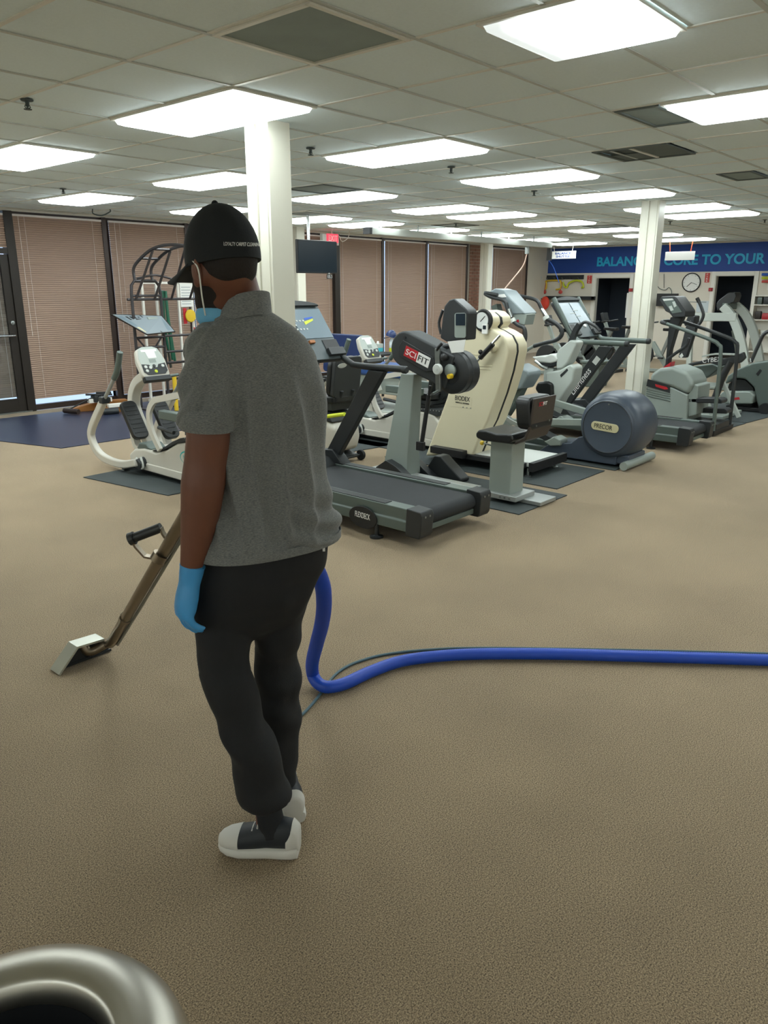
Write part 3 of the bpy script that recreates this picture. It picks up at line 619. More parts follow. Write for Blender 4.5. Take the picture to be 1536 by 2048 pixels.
# ---------------------------------------------------------------- cream tower with gauge
def cream_tower():
    X = 6.14; t = thing('balance_tower', 'tall cream moulded exercise tower with a dial at its head', 'exercise machine', (X+.2, 4.4, 0))
    pr = [(850,912),(862,880),(893,795),(918,700),(930,655),(932,634),(940,624),(955,621),(970,624),(981,634),(983,648),(976,656),(990,662),(1006,672),(1015,690),(1016,705),(1008,745),(995,790),(975,845),(962,870),(945,912)]
    P = PX(pr, X)
    MB().prism(P, MX*.17).build('front_shell', 'cream_shell', t, bevel=.03, seg=3)
    b = [p+MX*.185 for p in P]; c = sum(b, Vector())/len(b)
    MB().prism([c+(p-c)*.985-MX*.015 for p in b], MX*.03).build('seam_gasket', 'rubber_black', t)
    MB().prism(b, MX*.17).build('rear_shell', 'cream_shell', t, bevel=.03, seg=3)
    def sq(pts, m_, nm_, dx=-.003, th=.006, bev=.002): return MB().prism(PX(pts, X+dx), MX*-th).build(nm_, m_, t, bevel=bev)
    g = pX(968, 641, X-.004)
    MB().lathe([(.10,0),(.104,.012),(.09,.02),(.085,.01)], g, (-1,0,0), 28).build('dial_bezel', 'black_plastic', t)
    MB().lathe([(.075,0),(.075,.012)], g+Vector((-.003,.02,.0)), (-1,0,0), 28).build('dial_face', 'gauge_face', t)
    MB().bar(g+Vector((-.017,.03,-.01)), g+Vector((-.017,-.02,.04)), .006, .004).build('dial_needle', 'black_plastic', t)
    MB().rrect(g+Vector((-.02,-.035,-.075)), (0,-1,0), (0,0,1), .06, .09, .01, (-.02,0,0)).build('dial_tag', 'paper_white', t, bevel=.003)
    MB().rrect(g+Vector((-.041,-.035,-.06)), (0,-1,0), (0,0,1), .035, .035, .006, (-.002,0,0)).build('tag_screen', 'screen_dark', t)
    h0 = pX(972, 703, X-.06); h1 = pX(986, 690, X-.06)
    MB().lathe([(.03,0),(.036,.03),(.02,.06)], pX(989,697,X), (-1,0,0), 16).build('pivot_boss', 'cream_shell', t)
    MB().tube([pX(950,728,X-.07), pX(962,714,X-.07)], .012, 8).tube([pX(984,688,X-.07), pX(1000,670,X-.05)], .014, 8).build('lever_rod', 'chrome', t)
    MB().tube([pX(960,716,X-.07), pX(986,688,X-.07)], .024, 10).build('lever_grip', 'black_plastic', t)
    MB().ball(pX(961,704,X-.08), .022).build('lever_knob', 'black_plastic', t)
    for i, (a, b_) in enumerate((((934,709),(962,709)),((938,715),(968,717)),((952,731),(985,733)),((950,737),(982,739)))):
        MB().bar(pX(*a,X-.001), pX(*b_,X-.001), .006, .01).build('moulded_rib', 'cream_shell', t, bevel=.003)
    cw = pX(925, 797, X-.002)
    text('lettering', 'BIODEX', 'charcoal', t, cw+Vector((-.002,0,0)), (0,-1,-.02), (0,-.02,1), .045, .175, .001)
    text('lettering', 'MEDICAL SYSTEMS', 'charcoal', t, cw+Vector((-.002,0,-.045)), (0,-1,-.02), (0,-.02,1), .014, .16, .001)
    for k in range(3): MB().lathe([(.006,0),(.006,.003)], cw+Vector((0,-.01-.045*k,-.085)), (-1,0,0), 8).build('indicator', 'machine_grey', t)
    sq([(897,793),(944,796),(943,818),(898,812)], 'cream_shell', 'name_panel', 0, .0018, .001)
    # tray and platform
    MB().prism(PX([(860,892),(925,903),(925,918),(860,905)], X-.09), MX*.08).build('tray', 'black_plastic', t, bevel=.004)
    MB().box((X-.02,3.62,.09),(X+.62,4.7,.14)).build('base_frame', 'black_plastic', t, bevel=.006)
    MB().box((X+.04,3.56,.1),(X+.58,4.32,.146)).build('foot_plate', 'grey_light', t, bevel=.004)
    MB().box((X-.01,3.52,.07),(X+.64,3.57,.155)).build('platform_edge', 'black_plastic', t, bevel=.004)
    for xx in (X+.04, X+.56):
        for yy in (3.6, 4.66): MB().lathe([(.03,.01),(.03,.02),(.012,.025),(.012,.09)], (xx,yy,0), n=12).build('levelling_foot', 'steel_dull', t)
    return t
cream_tower()
# ---------------------------------------------------------------- elliptical with big round flywheel housing
def elliptical():
    X0 = 7.06; W = .50; t = thing('elliptical_trainer', 'navy elliptical trainer with a huge round flywheel housing', 'exercise machine', (X0+W/2, 4.1, 0))
    # housing
    c = pX(1216, 854, X0); R = .31
    prof = [(R*.86,-.012),(R*.93,.0),(R*1.02,.05),(R*1.07,.14),(R*1.09,.25),(R*1.07,.36),(R*1.02,.45),(R*.93,.5)]
    MB().lathe(prof, c, (1,0,0), 48).build('flywheel_housing', 'navy_shell', t)
    MB().lathe([(.0,.020),(R*.78,.020),(R*.83,.026),(R*.86,.018),(R*.87,0)], c+Vector((0,0,0)), (-1,0,0), 48).build('side_disc', 'navy_shell', t)
    MB().lathe([(R*.80,.0205),(R*.815,.029),(R*.83,.0245)], c, (-1,0,0), 48, False).build('disc_ring', 'charcoal', t)
    xx = c.x-.0205; e = pX(1210, 854, xx)
    MB().rrect(e, (0,-1,-.05), (0,-.05,1), .29, .085, .042, (-.008,0,0), 6).build('badge', 'gold_badge', t, bevel=.003)
    text('lettering', 'PRECOR', 'charcoal', t, e+Vector((-.0095,.015,.002)), (0,-1,-.05), (0,-.05,1), .044, .19, .001)
    MB().ball(c+Vector((-.021,0,R*.72)), .008).build('rivet', 'steel_dull', t)
    # base: fairing that runs forward from the housing, rear foot tube
    MB().prism([(X0+.03,c.y-.10,.03),(X0+.03,c.y-.10,.30),(X0+.03,c.y+.12,.32),(X0+.03,c.y+.32,.26),(X0+.03,c.y+.40,.19),(X0+.03,c.y+.66,.14),(X0+.03,c.y+.78,.05),(X0+.03,c.y+.78,.03)], (W-.06,0,0)).build('base_fairing', 'navy_shell', t, bevel=.012)
    MB().box((X0+.05,c.y-.22,.04),(X0+W-.05,c.y+.0,.14)).build('rear_block', 'navy_shell', t, bevel=.02)
    MB().tube([(X0-.06,c.y-.22,.052),(X0+W+.12,c.y-.22,.052)], .042, 14).build('rear_foot_tube', 'machine_grey', t)
    for k in (0, 1): MB().bar((X0+.08+k*.34,c.y+.7,.075),(X0+.08+k*.34,c.y+2.0,.075),.07,.06).build('floor_beam', 'frame_green', t, bevel=.008)
    MB().tube([(X0-.02,c.y+2.0,.055),(X0+W+.02,c.y+2.0,.055)], .045, 12).build('front_foot_tube', 'machine_grey', t)
    # pedal arms and pedals
    for k, (dx, dz, dy) in enumerate(((.07,.0,.0),(.40,.16,.12))):
        x = X0+dx; yb = c.y+.18
        MB().ribbon([(x,yb,.42),(x,c.y+.8,.36+dz),(x,c.y+1.3,.30+dz)], .05, .07, MX).build('pedal_arm', 'machine_grey', t, bevel=.008)
        MB().prism([(x-.07,c.y+.55+dy,.165+dz),(x-.07,c.y+.6+dy,.15+dz),(x-.07,c.y+1.02+dy,.28+dz),(x-.07,c.y+1.05+dy,.36+dz),(x-.07,c.y+.98+dy,.36+dz),(x-.07,c.y+.6+dy,.22+dz)], (.15,0,0)).build('pedal', 'charcoal', t, bevel=.015)
        MB().prism([(x-.075,c.y+.50+dy,.15+dz),(x-.075,c.y+.62+dy,.13+dz),(x-.075,c.y+.70+dy,.17+dz),(x-.075,c.y+.58+dy,.24+dz),(x-.075,c.y+.5+dy,.21+dz)], (.16,0,0)).build('pedal_nose', 'machine_grey', t, bevel=.015)
        MB().ribbon([(x,c.y+.62+dy,.20+dz),(x,c.y+1.15,.33+dz),(x,c.y+1.35,.5)], .06, .05, MX, 4).build('link_arm', 'silver_paint', t, bevel=.006)
    # front: lower shroud, stem, console, rails, swing arms
    x = X0+.2
    MB().prism(PX([(1012,772),(1028,738),(1030,728),(1042,735),(1055,742),(1058,750),(1042,778),(1018,783)], x-.1), MX*.28).build('drive_shroud', 'console_grey', t, bevel=.03, seg=3)
    MB().prism(PX([(1000,825),(1022,772),(1045,752),(1058,748),(1046,776),(1034,800),(1012,835)], x), MX*.12).build('front_stem', 'frame_green', t, bevel=.015)
    MB().ribbon(PX([(1002,840),(1018,800),(1036,760)], x+.02), .10, .09, MX, 3).build('lower_stem', 'frame_green', t)
    MB().ribbon(PX([(1002,784),(1030,777),(1042,766),(1049,750)], x-.02), .03, .025, MX, 4).build('white_trim', 'grey_light', t)
    MB().ribbon(PX([(1034,745),(1016,700),(1003,650),(992,610)], x+.05), .09, .07, MX, 3).build('stem', 'frame_green', t)
    MB().prism(PX([(978,583),(990,577),(1008,581),(1022,598),(1046,622),(1050,628),(1016,630),(1002,604),(982,590)], x-.02), MX*.26).build('console', 'console_grey', t, bevel=.015)
    MB().prism(PX([(990,590),(1008,588),(1012,594),(997,596)], x-.028), MX*.1).build('console_label', 'paper_white', t)
    MB().prism(PX([(1023,627),(1054,628),(1049,650),(1034,648)], x-.01), MX*.18).build('data_panel', 'machine_grey', t, bevel=.008)
    MB().prism(PX([(1033,640),(1037,639),(1038,644),(1034,645)], x-.014), MX*.003).build('red_key', 'logo_red', t)
    for dx, px_ in ((-.06, [(995,590),(970,586),(982,594),(1008,601),(1014,614),(1019,632),(1024,640)]), (.42, [(990,580),(1012,585),(1045,593),(1072,600),(1082,615),(1092,635)])):
        MB().tube(PX(px_, x+dx), .02, 10, 4).build('handrail', 'charcoal', t)
    for a, b_, dx in (((1018,618),(1024,635),-.06),((1083,618),(1092,632),.42)): MB().tube(PX([a, b_], x+dx), .0225, 10).build('pulse_grip', 'chrome', t)
    MB().tube(PX([(1024,640),(1036,650),(1048,656),(1051,672),(1047,686),(1032,692),(1022,694)], x-.06), .021, 10, 5).build('swing_arm', 'charcoal', t)
    MB().tube(PX([(1092,637),(1110,646),(1122,658),(1123,670),(1112,680),(1090,686),(1068,692)], x+.42), .024, 10, 5).build('swing_arm', 'charcoal', t)
    MB().tube(PX([(1068,692),(1052,702),(1042,716),(1035,738)], x+.42), .018, 10, 5).build('swing_link', 'machine_grey', t)
    MB().lathe([(.035,-.02),(.035,.02)], pX(1092,636,x+.42), (0,-.5,-.8), 12).build('arm_joint', 'grey_light', t)
    MB().lathe([(.03,-.02),(.03,.02)], pX(1026,641,x-.06), (0,-.5,-.8), 12).build('arm_joint', 'grey_light', t)
    return t
elliptical()
# ---------------------------------------------------------------- recumbent steppers (user faces +Y)
def nustep(label):
    X = 4.05; n = 3.80; t = thing('recumbent_stepper', label, 'exercise machine', (X, 5.9, 0), 'recumbent steppers')
    hull = [(6.60,.10),(6.62,.17),(6.52,.235),(6.35,.265),(6.15,.255),(5.98,.30),(5.80,.385),(5.62,.42),(5.45,.425),(5.3,.40),(5.22,.32),(5.2,.12)]
    for s, x in ((1, n+.03),): MB().prism([(x,y,z) for y, z in hull], (.44,0,0)).build('hull', 'nustep_cream', t, bevel=.025, seg=3)
    MB().prism([(n+.02,y,z) for y, z in ((6.62,.06),(6.62,.115),(6.3,.13),(5.6,.13),(5.2,.13),(5.2,.05))], (.46,0,0)).build('base_skirt', 'nustep_cream', t, bevel=.01)
    MB().box((n+.08,5.22,.02),(n+.40,6.5,.06)).build('undercarriage', 'rubber_black', t)
    tr = [(6.22,.262),(6.12,.29),(5.98,.335),(5.86,.395),(5.74,.44),(5.62,.46),(5.24,.46),(5.24,.39),(5.4,.42),(5.6,.425),(5.78,.39),(5.95,.32),(6.08,.272)]
    MB().prism([(n+.026,y,z) for y, z in tr], (.448,0,0)).build('seat_track', 'charcoal_soft', t, bevel=.008)
    for k in range(14): MB().bar((n+.024,5.66-k*.04,.445),(n+.024,5.66-k*.04,.456),.004,.003).build('scale_mark', 'grey_light', t, smooth=0)
    # oval mark on the side
    c = Vector((n+.029,5.64,.275)); e = [(c.x,c.y+.11*math.cos(k*PI/14),c.z+.062*math.sin(k*PI/14)) for k in range(28)]
    MB().prism(e, (-.004,0,0)).build('side_badge', 'logo_teal' if 'left' in label else 'black_plastic', t)
    e2 = [(c.x,c.y+.102*math.cos(k*PI/14)-.004,c.z-.004+.054*math.sin(k*PI/14)) for k in range(28)]
    MB().prism([Vector(p)+Vector((-.003,0,0)) for p in e2], (-.002,0,0)).build('badge_field', 'nustep_cream' if 'left' in label else 'black_plastic', t)
    text('lettering', 'NUSTEP', 'logo_teal', t, (c.x-.0058,c.y-.005,c.z+.004), (0,-1,0), (0,0,1), .035, .13, .0006, shear=.15)
    # front foot bar
    MB().bar((n-.02,6.66,.04),(n+.54,6.66,.04),.05,.04).build('front_foot', 'charcoal', t, bevel=.006)
    for xx in (n+.02, n+.5): MB().lathe([(.03,0),(.03,.012),(.012,.018),(.012,.03)], (xx,6.66,0), n=12).build('levelling_foot', 'rubber_black', t)
    MB().bar((X,6.4,.06),(X,6.7,.05),.1,.03).build('front_tongue', 'charcoal', t)
    # neck and console
    MB().ribbon([(X,6.55,.20),(X,6.78,.52),(X,6.80,.68),(X,6.70,.83),(X,6.50,.93)], .10, .085, MX, 6).build('neck', 'nustep_cream', t, bevel=.012)
    tl = Vector((0,.42,.72)).normalized(); nm = Vector((0,-tl.z,tl.y)); cc = Vector((X,6.44,1.04))
    def cp(a, b, d=0): return cc+MX*a+tl*b+nm*d
    out = [(-.145,-.13),(-.12,-.16),(.12,-.16),(.145,-.13),(.15,.02),(.12,.13),(.06,.155),(-.06,.155),(-.12,.13),(-.15,.02)]
    MB().prism([cp(a,b,-.045) for a, b in out], nm*.06).build('console', 'nustep_cream', t, bevel=.02, seg=3)
    MB().prism([cp(a*.86,b*.86+.02,.014) for a, b in out], nm*.004).build('console_face', 'machine_pale', t, bevel=.003)
    MB().prism([cp(a,b,.017) for a, b in ((-.125,-.02),(-.05,-.03),(-.03,-.06),(.03,-.06),(.05,-.03),(.125,-.02),(.125,-.10),(.09,-.13),(-.09,-.13),(-.125,-.10))], nm*.004).build('key_field', 'charcoal', t)
    for a, b, m_ in ((-.09,-.05,'grey_light'),(-.045,-.06,'grey_light'),(-.09,-.09,'grey_light'),(.09,-.05,'grey_light'),(0,-.10,'lime_paint'),(0,-.045,'charcoal')): MB().lathe([(.017,0),(.014,.005)], cp(a,b,.021), nm, 10).build('key', m_, t)
    MB().prism([cp(a,b,.018) for a, b in ((-.08,.10),(.085,.10),(.085,.125),(-.08,.125))], nm*.002).build('notice', 'paper_white', t)
    MB().prism([cp(a,b,.018) for a, b in ((-.03,.035),(.06,.035),(.06,.1),(-.04,.1))], nm*.002).build('notice', 'paper_white', t)
    MB().prism([cp(a,b,.018) for a, b in ((-.03,-.01),(.04,-.01),(.04,.025),(-.03,.025))], nm*.0015).build('readout', 'machine_grey', t)
    MB().obox(cp(0,-.165,-.01), MX*.14, tl*.025, nm*.03).build('console_shelf', 'charcoal', t, bevel=.01)
    MB().tube([cp(.12,-.15,-.01), cp(.23,-.15,.01)], .014, 8).build('reader_peg', 'frame_green', t)
    # swing arms (fat bent bars) with telescoping grips
    for s in (-1, 1):
        x = X+s*.29; dy = 0 if s < 0 else -.16
        MB().ribbon([(x,6.36,.14),(x,6.62,.085),(x,6.9,.09),(x,7.08,.15),(x,7.17,.28),(x,7.12,.40),(x,6.95,.58),(x,6.86,.67)] if s < 0 else [(x,6.30,.14),(x,6.5,.09),(x,6.72,.10),(x,6.86,.17),(x,6.9,.3),(x,6.82,.42),(x,6.66,.58),(x,6.58,.67)], .06, .075, MX, 6).build('swing_arm', 'nustep_cream', t, bevel=.015)
        MB().obox((x,6.85+dy*1.7,.68), MX*.042, MY*.035, MZ*.032).build('clamp', 'charcoal', t, bevel=.01)
        MB().tube([(x,6.86+dy*1.7,.67),(x,6.63+dy*1.7,.90)], .018, 10).build('telescoping_rod', 'silver_paint', t)
        MB().tube([(x,6.63+dy*1.7,.90),(x,6.56+dy*1.7,.98),(x,6.48+dy*1.7,1.15)], .028, 12, 4).build('hand_grip', 'frame_green', t)
        MB().tube([(x,6.36,.12),(x-s*.1,6.36,.14)], .05, 12).build('arm_pivot', 'charcoal', t)
    MB().tube([(n-.01,6.42,.17),(n-.012,6.36,.09),(n-.012,6.31,.10),(n-.01,6.34,.19)], .012, 8, 4).build('tie_strap', 'grey_light', t)
    # pedals
    for dx, yb, zb in ((-.12,6.52,.32),(.12,6.36,.31)):
        pt = Vector((0,.20,.30)).normalized(); pn = Vector((0,-pt.z,pt.y)); pc = Vector((X+dx,yb+.11,zb+.17))
        p = MB().rrect(pc-pn*.03, MX, pt, .165, .40, .05, pn*.05, 5).build('foot_pedal', 'vinyl_black', t, bevel=.01)
        for k in range(7): MB().obox(pc+pt*(-.14+k*.047)+pn*.022, MX*.06, pt*.004, pn*.004).build('tread_ridge', 'charcoal_soft', p)
        MB().ribbon([pc-pn*.03, Vector((X+dx,yb+.10,.25)), Vector((X+dx,yb-.1,.17))], .07, .05, MX, 3).build('pedal_lever', 'nustep_cream', t)
    MB().prism([(n+.04,y,z) for y, z in ((6.50,.24),(6.44,.31),(6.32,.31),(6.24,.26))], (.18,0,0)).build('pivot_cover', 'frame_green', t, bevel=.02)
    # seat with turntable, side loop rails
    MB().lathe([(.17,0),(.17,.03),(.1,.05),(.1,.09)], (X,5.5,.46), n=24).build('turntable', 'charcoal', t)
    MB().rrect((X,5.52,.55), MX, MY, .44, .42, .10, (0,0,.075)).build('seat', 'vinyl_black', t, bevel=.025, seg=3)
    MB().rrect((X,5.30,.83), MX, Vector((0,-.18,1)).normalized(), .44, .46, .10, (0,.07,.01)).build('backrest', 'vinyl_black', t, bevel=.025, seg=3)
    MB().ribbon([(X,5.34,.56),(X,5.28,.6),(X,5.27,.8)], .2, .04, MX, 4).build('back_bracket', 'charcoal', t)
    for s in (-1, 1):
        x = X+s*.27
        MB().box((x-.035,5.42,.60),(x+.035,5.92,.68)).build('armrest', 'frame_green', t, bevel=.012)
        MB().tube([(x,5.55,.5),(x,5.55,.62)], .02, 8).build('armrest_post', 'charcoal', t)
        MB().ribbon([(x-s*.02,6.02,.30),(x-s*.02,6.13,.46),(x-s*.02,6.15,.62),(x-s*.02,6.05,.74),(x-s*.02,5.9,.78),(x-s*.02,5.6,.84)], .03, .055, MX, 5).build('side_rail', 'nustep_cream', t)
        MB().tube([(x+s*.02,5.95,.52),(x+s*.02,5.72,.50)], .018, 8).build('seat_lever', 'charcoal', t)
    MB().bar((X-.2,5.5,.52),(X+.2,5.5,.52),.3,.05).build('seat_pan', 'charcoal', t, bevel=.01)
    return t
nu = nustep('cream recumbent stepper left of the man, on a dark mat')
dup(nu, (2.7,-.3,0), 'cream recumbent stepper seen between the treadmill post and arm ergometer')
floor_mat([(6.3,5.23),(7.15,5.23),(7.15,6.6),(6.3,6.6)], 'mat_rubber', 'dark rubber mat under the stepper behind the arm ergometer')
# ---------------------------------------------------------------- cream recumbent bike behind the treadmill
def recumbent():
    X = 5.5; t = thing('recumbent_bike', 'cream recumbent bike with black backrest behind the near treadmill', 'exercise machine', (X, 5.7, 0))
    MB().prism([(X-.19,y,z) for y, z in ((5.32,.12),(5.28,.26),(5.30,.40),(5.42,.44),(5.75,.47),(6.1,.45),(6.6,.5),(6.9,.44),(7.0,.25),(6.9,.1))], (.38,0,0)).build('hull', 'nustep_cream', t, bevel=.05, seg=3)
    MB().prism([(X-.17,y,z) for y, z in ((5.34,.43),(5.40,.52),(5.75,.56),(6.1,.52),(6.1,.46))], (.34,0,0)).build('saddle_track', 'charcoal_soft', t, bevel=.015)
    for s in (-1, 1): MB().lathe([(.05,-.018),(.055,-.01),(.055,.01),(.05,.018)], (X+s*.2,5.30,.055), (1,0,0), 20).build('caster_wheel', 'rubber_black', t)
    MB().tube([(X-.2,5.30,.055),(X+.2,5.30,.055)], .014, 8).bar((X,5.3,.06),(X,5.5,.11),.3,.03).build('axle', 'charcoal', t)
    MB().tube([(X-.24,5.62,.45),(X-.24,5.10,.55)], .02, 10).build('step_bar', 'lime_paint', t)
    MB().bar((X-.26,5.5,.475),(X+.1,5.5,.475),.04,.04).build('bar_bracket', 'charcoal', t)
    MB().rrect((X,5.50,.62), MX, MY, .40, .40, .08, (0,0,.07)).build('seat', 'vinyl_black', t, bevel=.02, seg=3)
    MB().box((X-.15,5.36,.54),(X+.15,5.68,.62)).build('seat_base', 'charcoal', t, bevel=.01)
    b = MB().rrect((X,5.33,.87), MX, Vector((0,-.12,1)).normalized(), .38, .40, .05, (0,-.05,0)).build('back_shell', 'charcoal', t, bevel=.012)
    MB().rrect((X,5.33,.87), MX, Vector((0,-.12,1)).normalized(), .40, .40, .09, (0,.06,0)).build('backrest', 'vinyl_black', t, bevel=.02, seg=3)
    MB().prism([(X-.1+.06*math.cos(k*PI/10),5.262-.012*math.sin(k*PI/10),.99+.025*math.sin(k*PI/10)) for k in range(20)], (0,-.006,0)).build('oval_badge', 'grey_light', t)
    [MB().tube([(X+k,5.34,.62),(X+k,5.29,.74)], .02, 8).build('back_post', 'charcoal', t) for k in (-.08,.08)]
    MB().ribbon([(X,6.7,.45),(X,6.78,.8),(X,6.65,1.08)], .09, .07, MX, 4).build('console_post', 'nustep_cream', t)
    MB().obox((X,6.6,1.15), MX*.14, (0,.03,.10), (0,-.04,.012)).build('console', 'nustep_cream', t, bevel=.02)
    for s in (-1, 1): MB().tube([(X+s*.22,5.5,.62),(X+s*.25,5.62,.75),(X+s*.25,5.8,.78)], .016, 8, 4).build('side_grip', 'charcoal', t)
    MB().lathe([(.16,-.03),(.16,.03)], (X,6.5,.3), (1,0,0), 24).build('crank_disc', 'charcoal', t)
    for s in (-1, 1): MB().obox((X+s*.24,6.5+s*.1,.3), MX*.05, MY*.04, MZ*.015).build('pedal', 'rubber_black', t, bevel=.004); MB().bar((X+s*.19,6.5,.3),(X+s*.19,6.5+s*.1,.3),.02,.03).build('crank', 'steel_dull', t)
    return t
recumbent()
# ---------------------------------------------------------------- blue therapy bench behind
mat('bench_blue', '#234a86', .4)
def bench():
    X, Y = 8.2, 7.3; t = thing('therapy_bench', 'navy and blue padded therapy bench behind the recumbent bikes', 'bench', (X, Y, 0))
    MB().rrect((X-.15,Y+.55,.80), (0,1,0), Vector((.1,0,1)).normalized(), .75, .55, .06, (.08,0,0)).build('backrest', 'navy_vinyl', t, bevel=.02)
    MB().rrect((X+.2,Y-.05,.52), MX, MY, .7, 1.15, .12, (0,0,.14)).build('cushion', 'bench_blue', t, bevel=.05, seg=3)
    MB().box((X-.1,Y-.5,.28),(X+.5,Y+.45,.53)).build('cabinet', 'machine_grey', t, bevel=.015)
    MB().box((X-.16,Y-.56,.0),(X+.56,Y+.95,.06)).build('base', 'machine_pale', t, bevel=.01)
    MB().bar((X-.05,Y+.55,.05),(X-.12,Y+.55,.8),.12,.06,MY).build('back_post', 'charcoal', t)
    MB().ribbon([(X-.16,Y-.2,.34),(X-.2,Y-.1,.62),(X-.18,Y+.1,.82)], .03, .06, MX, 4).build('side_arm', 'grey_light', t)
    MB().box((X+.1,Y-.55,.3),(X+.45,Y-.5,.5)).build('drawer_front', 'silver_paint', t, bevel=.005)
    return t
bench()
# ---------------------------------------------------------------- upright bike between elliptical and far treadmill
def upright_bike():
    X = 8.0-.02; x = X; t = thing('upright_bike', 'pale grey upright bike between elliptical and far treadmill', 'exercise machine', (X, 4.55, 0))
    X = 7.78
    q = lambda pts, dx=0: PX(pts, X+dx)
    MB().prism(q([(1062,714),(1078,712),(1090,712),(1100,708),(1108,709),(1116,718),(1112,724),(1100,727),(1076,725)], -.09), MX*.2).build('saddle', 'grey_light', t, bevel=.02)
    MB().prism(q([(1072,722),(1110,724),(1118,728),(1100,735),(1082,731)], -.07), MX*.16).build('saddle_base', 'charcoal', t, bevel=.015)
    MB().tube(q([(1070,722),(1083,732),(1095,738)], -.11), .016, 8).build('seat_handle', 'chrome', t)
    MB().ribbon(q([(1102,735),(1100,756),(1104,790)]), .09, .11, MX, 3).build('seat_post', 'machine_pale', t)
    MB().prism(q([(1090,745),(1118,740),(1140,728),(1150,735),(1146,762),(1120,800),(1104,835),(1088,835),(1094,790)], -.08), MX*.2).build('body', 'machine_pale', t, bevel=.025, seg=3)
    MB().prism(q([(1120,750),(1134,737),(1136,741),(1122,755)], -.083), MX*.004).build('slot', 'charcoal', t)
    MB().prism(q([(1112,708),(1117,698),(1140,680),(1152,683),(1152,690),(1136,725),(1124,738),(1112,738)], -.08), MX*.18).build('front_cowl', 'machine_pale', t, bevel=.02, seg=3)
    MB().prism(q([(1068,778),(1074,764),(1094,763),(1104,768),(1106,812),(1098,820),(1078,818),(1084,800)], -.12), MX*.22).build('knee_pad', 'vinyl_black', t, bevel=.03, seg=3)
    MB().ribbon(q([(1140,690),(1152,660),(1160,648)]), .06, .05, MX).build('bar_post', 'charcoal', t)
    for s in (-.22, .22): MB().tube(q([(1160,650),(1172,644),(1190,652),(1200,662)], s), .016, 8, 4).build('handlebar', 'charcoal', t)
    MB().tube([q([(1160,650)], -.22)[0], q([(1160,650)], .22)[0]], .016, 8).build('bar_cross', 'charcoal', t)
    MB().box((X-.24,4.05,.012),(X+.24,4.15,.06)).box((X-.24,4.75,.012),(X+.24,4.85,.06)).box((X-.06,4.1,.03),(X+.06,4.8,.09)).build('floor_frame', 'frame_green', t, bevel=.01)
    MB().ribbon([(X,4.42,.08),(X,4.45,.4)], .12, .2, MX).build('frame_post', 'machine_pale', t)
    MB().lathe([(.02,-.2),(.02,.2)], (X,4.3,.34), (1,0,0), 10).build('crank_axle', 'steel_dull', t)
    for s in (-1, 1): MB().bar((X+s*.18,4.3,.34),(X+s*.18,4.3+s*.15,.30),.02,.03).build('crank', 'steel_dull', t); MB().obox((X+s*.24,4.3+s*.15,.3), MX*.05, MY*.045, MZ*.014).build('pedal', 'rubber_black', t, bevel=.004)
    return t
upright_bike()
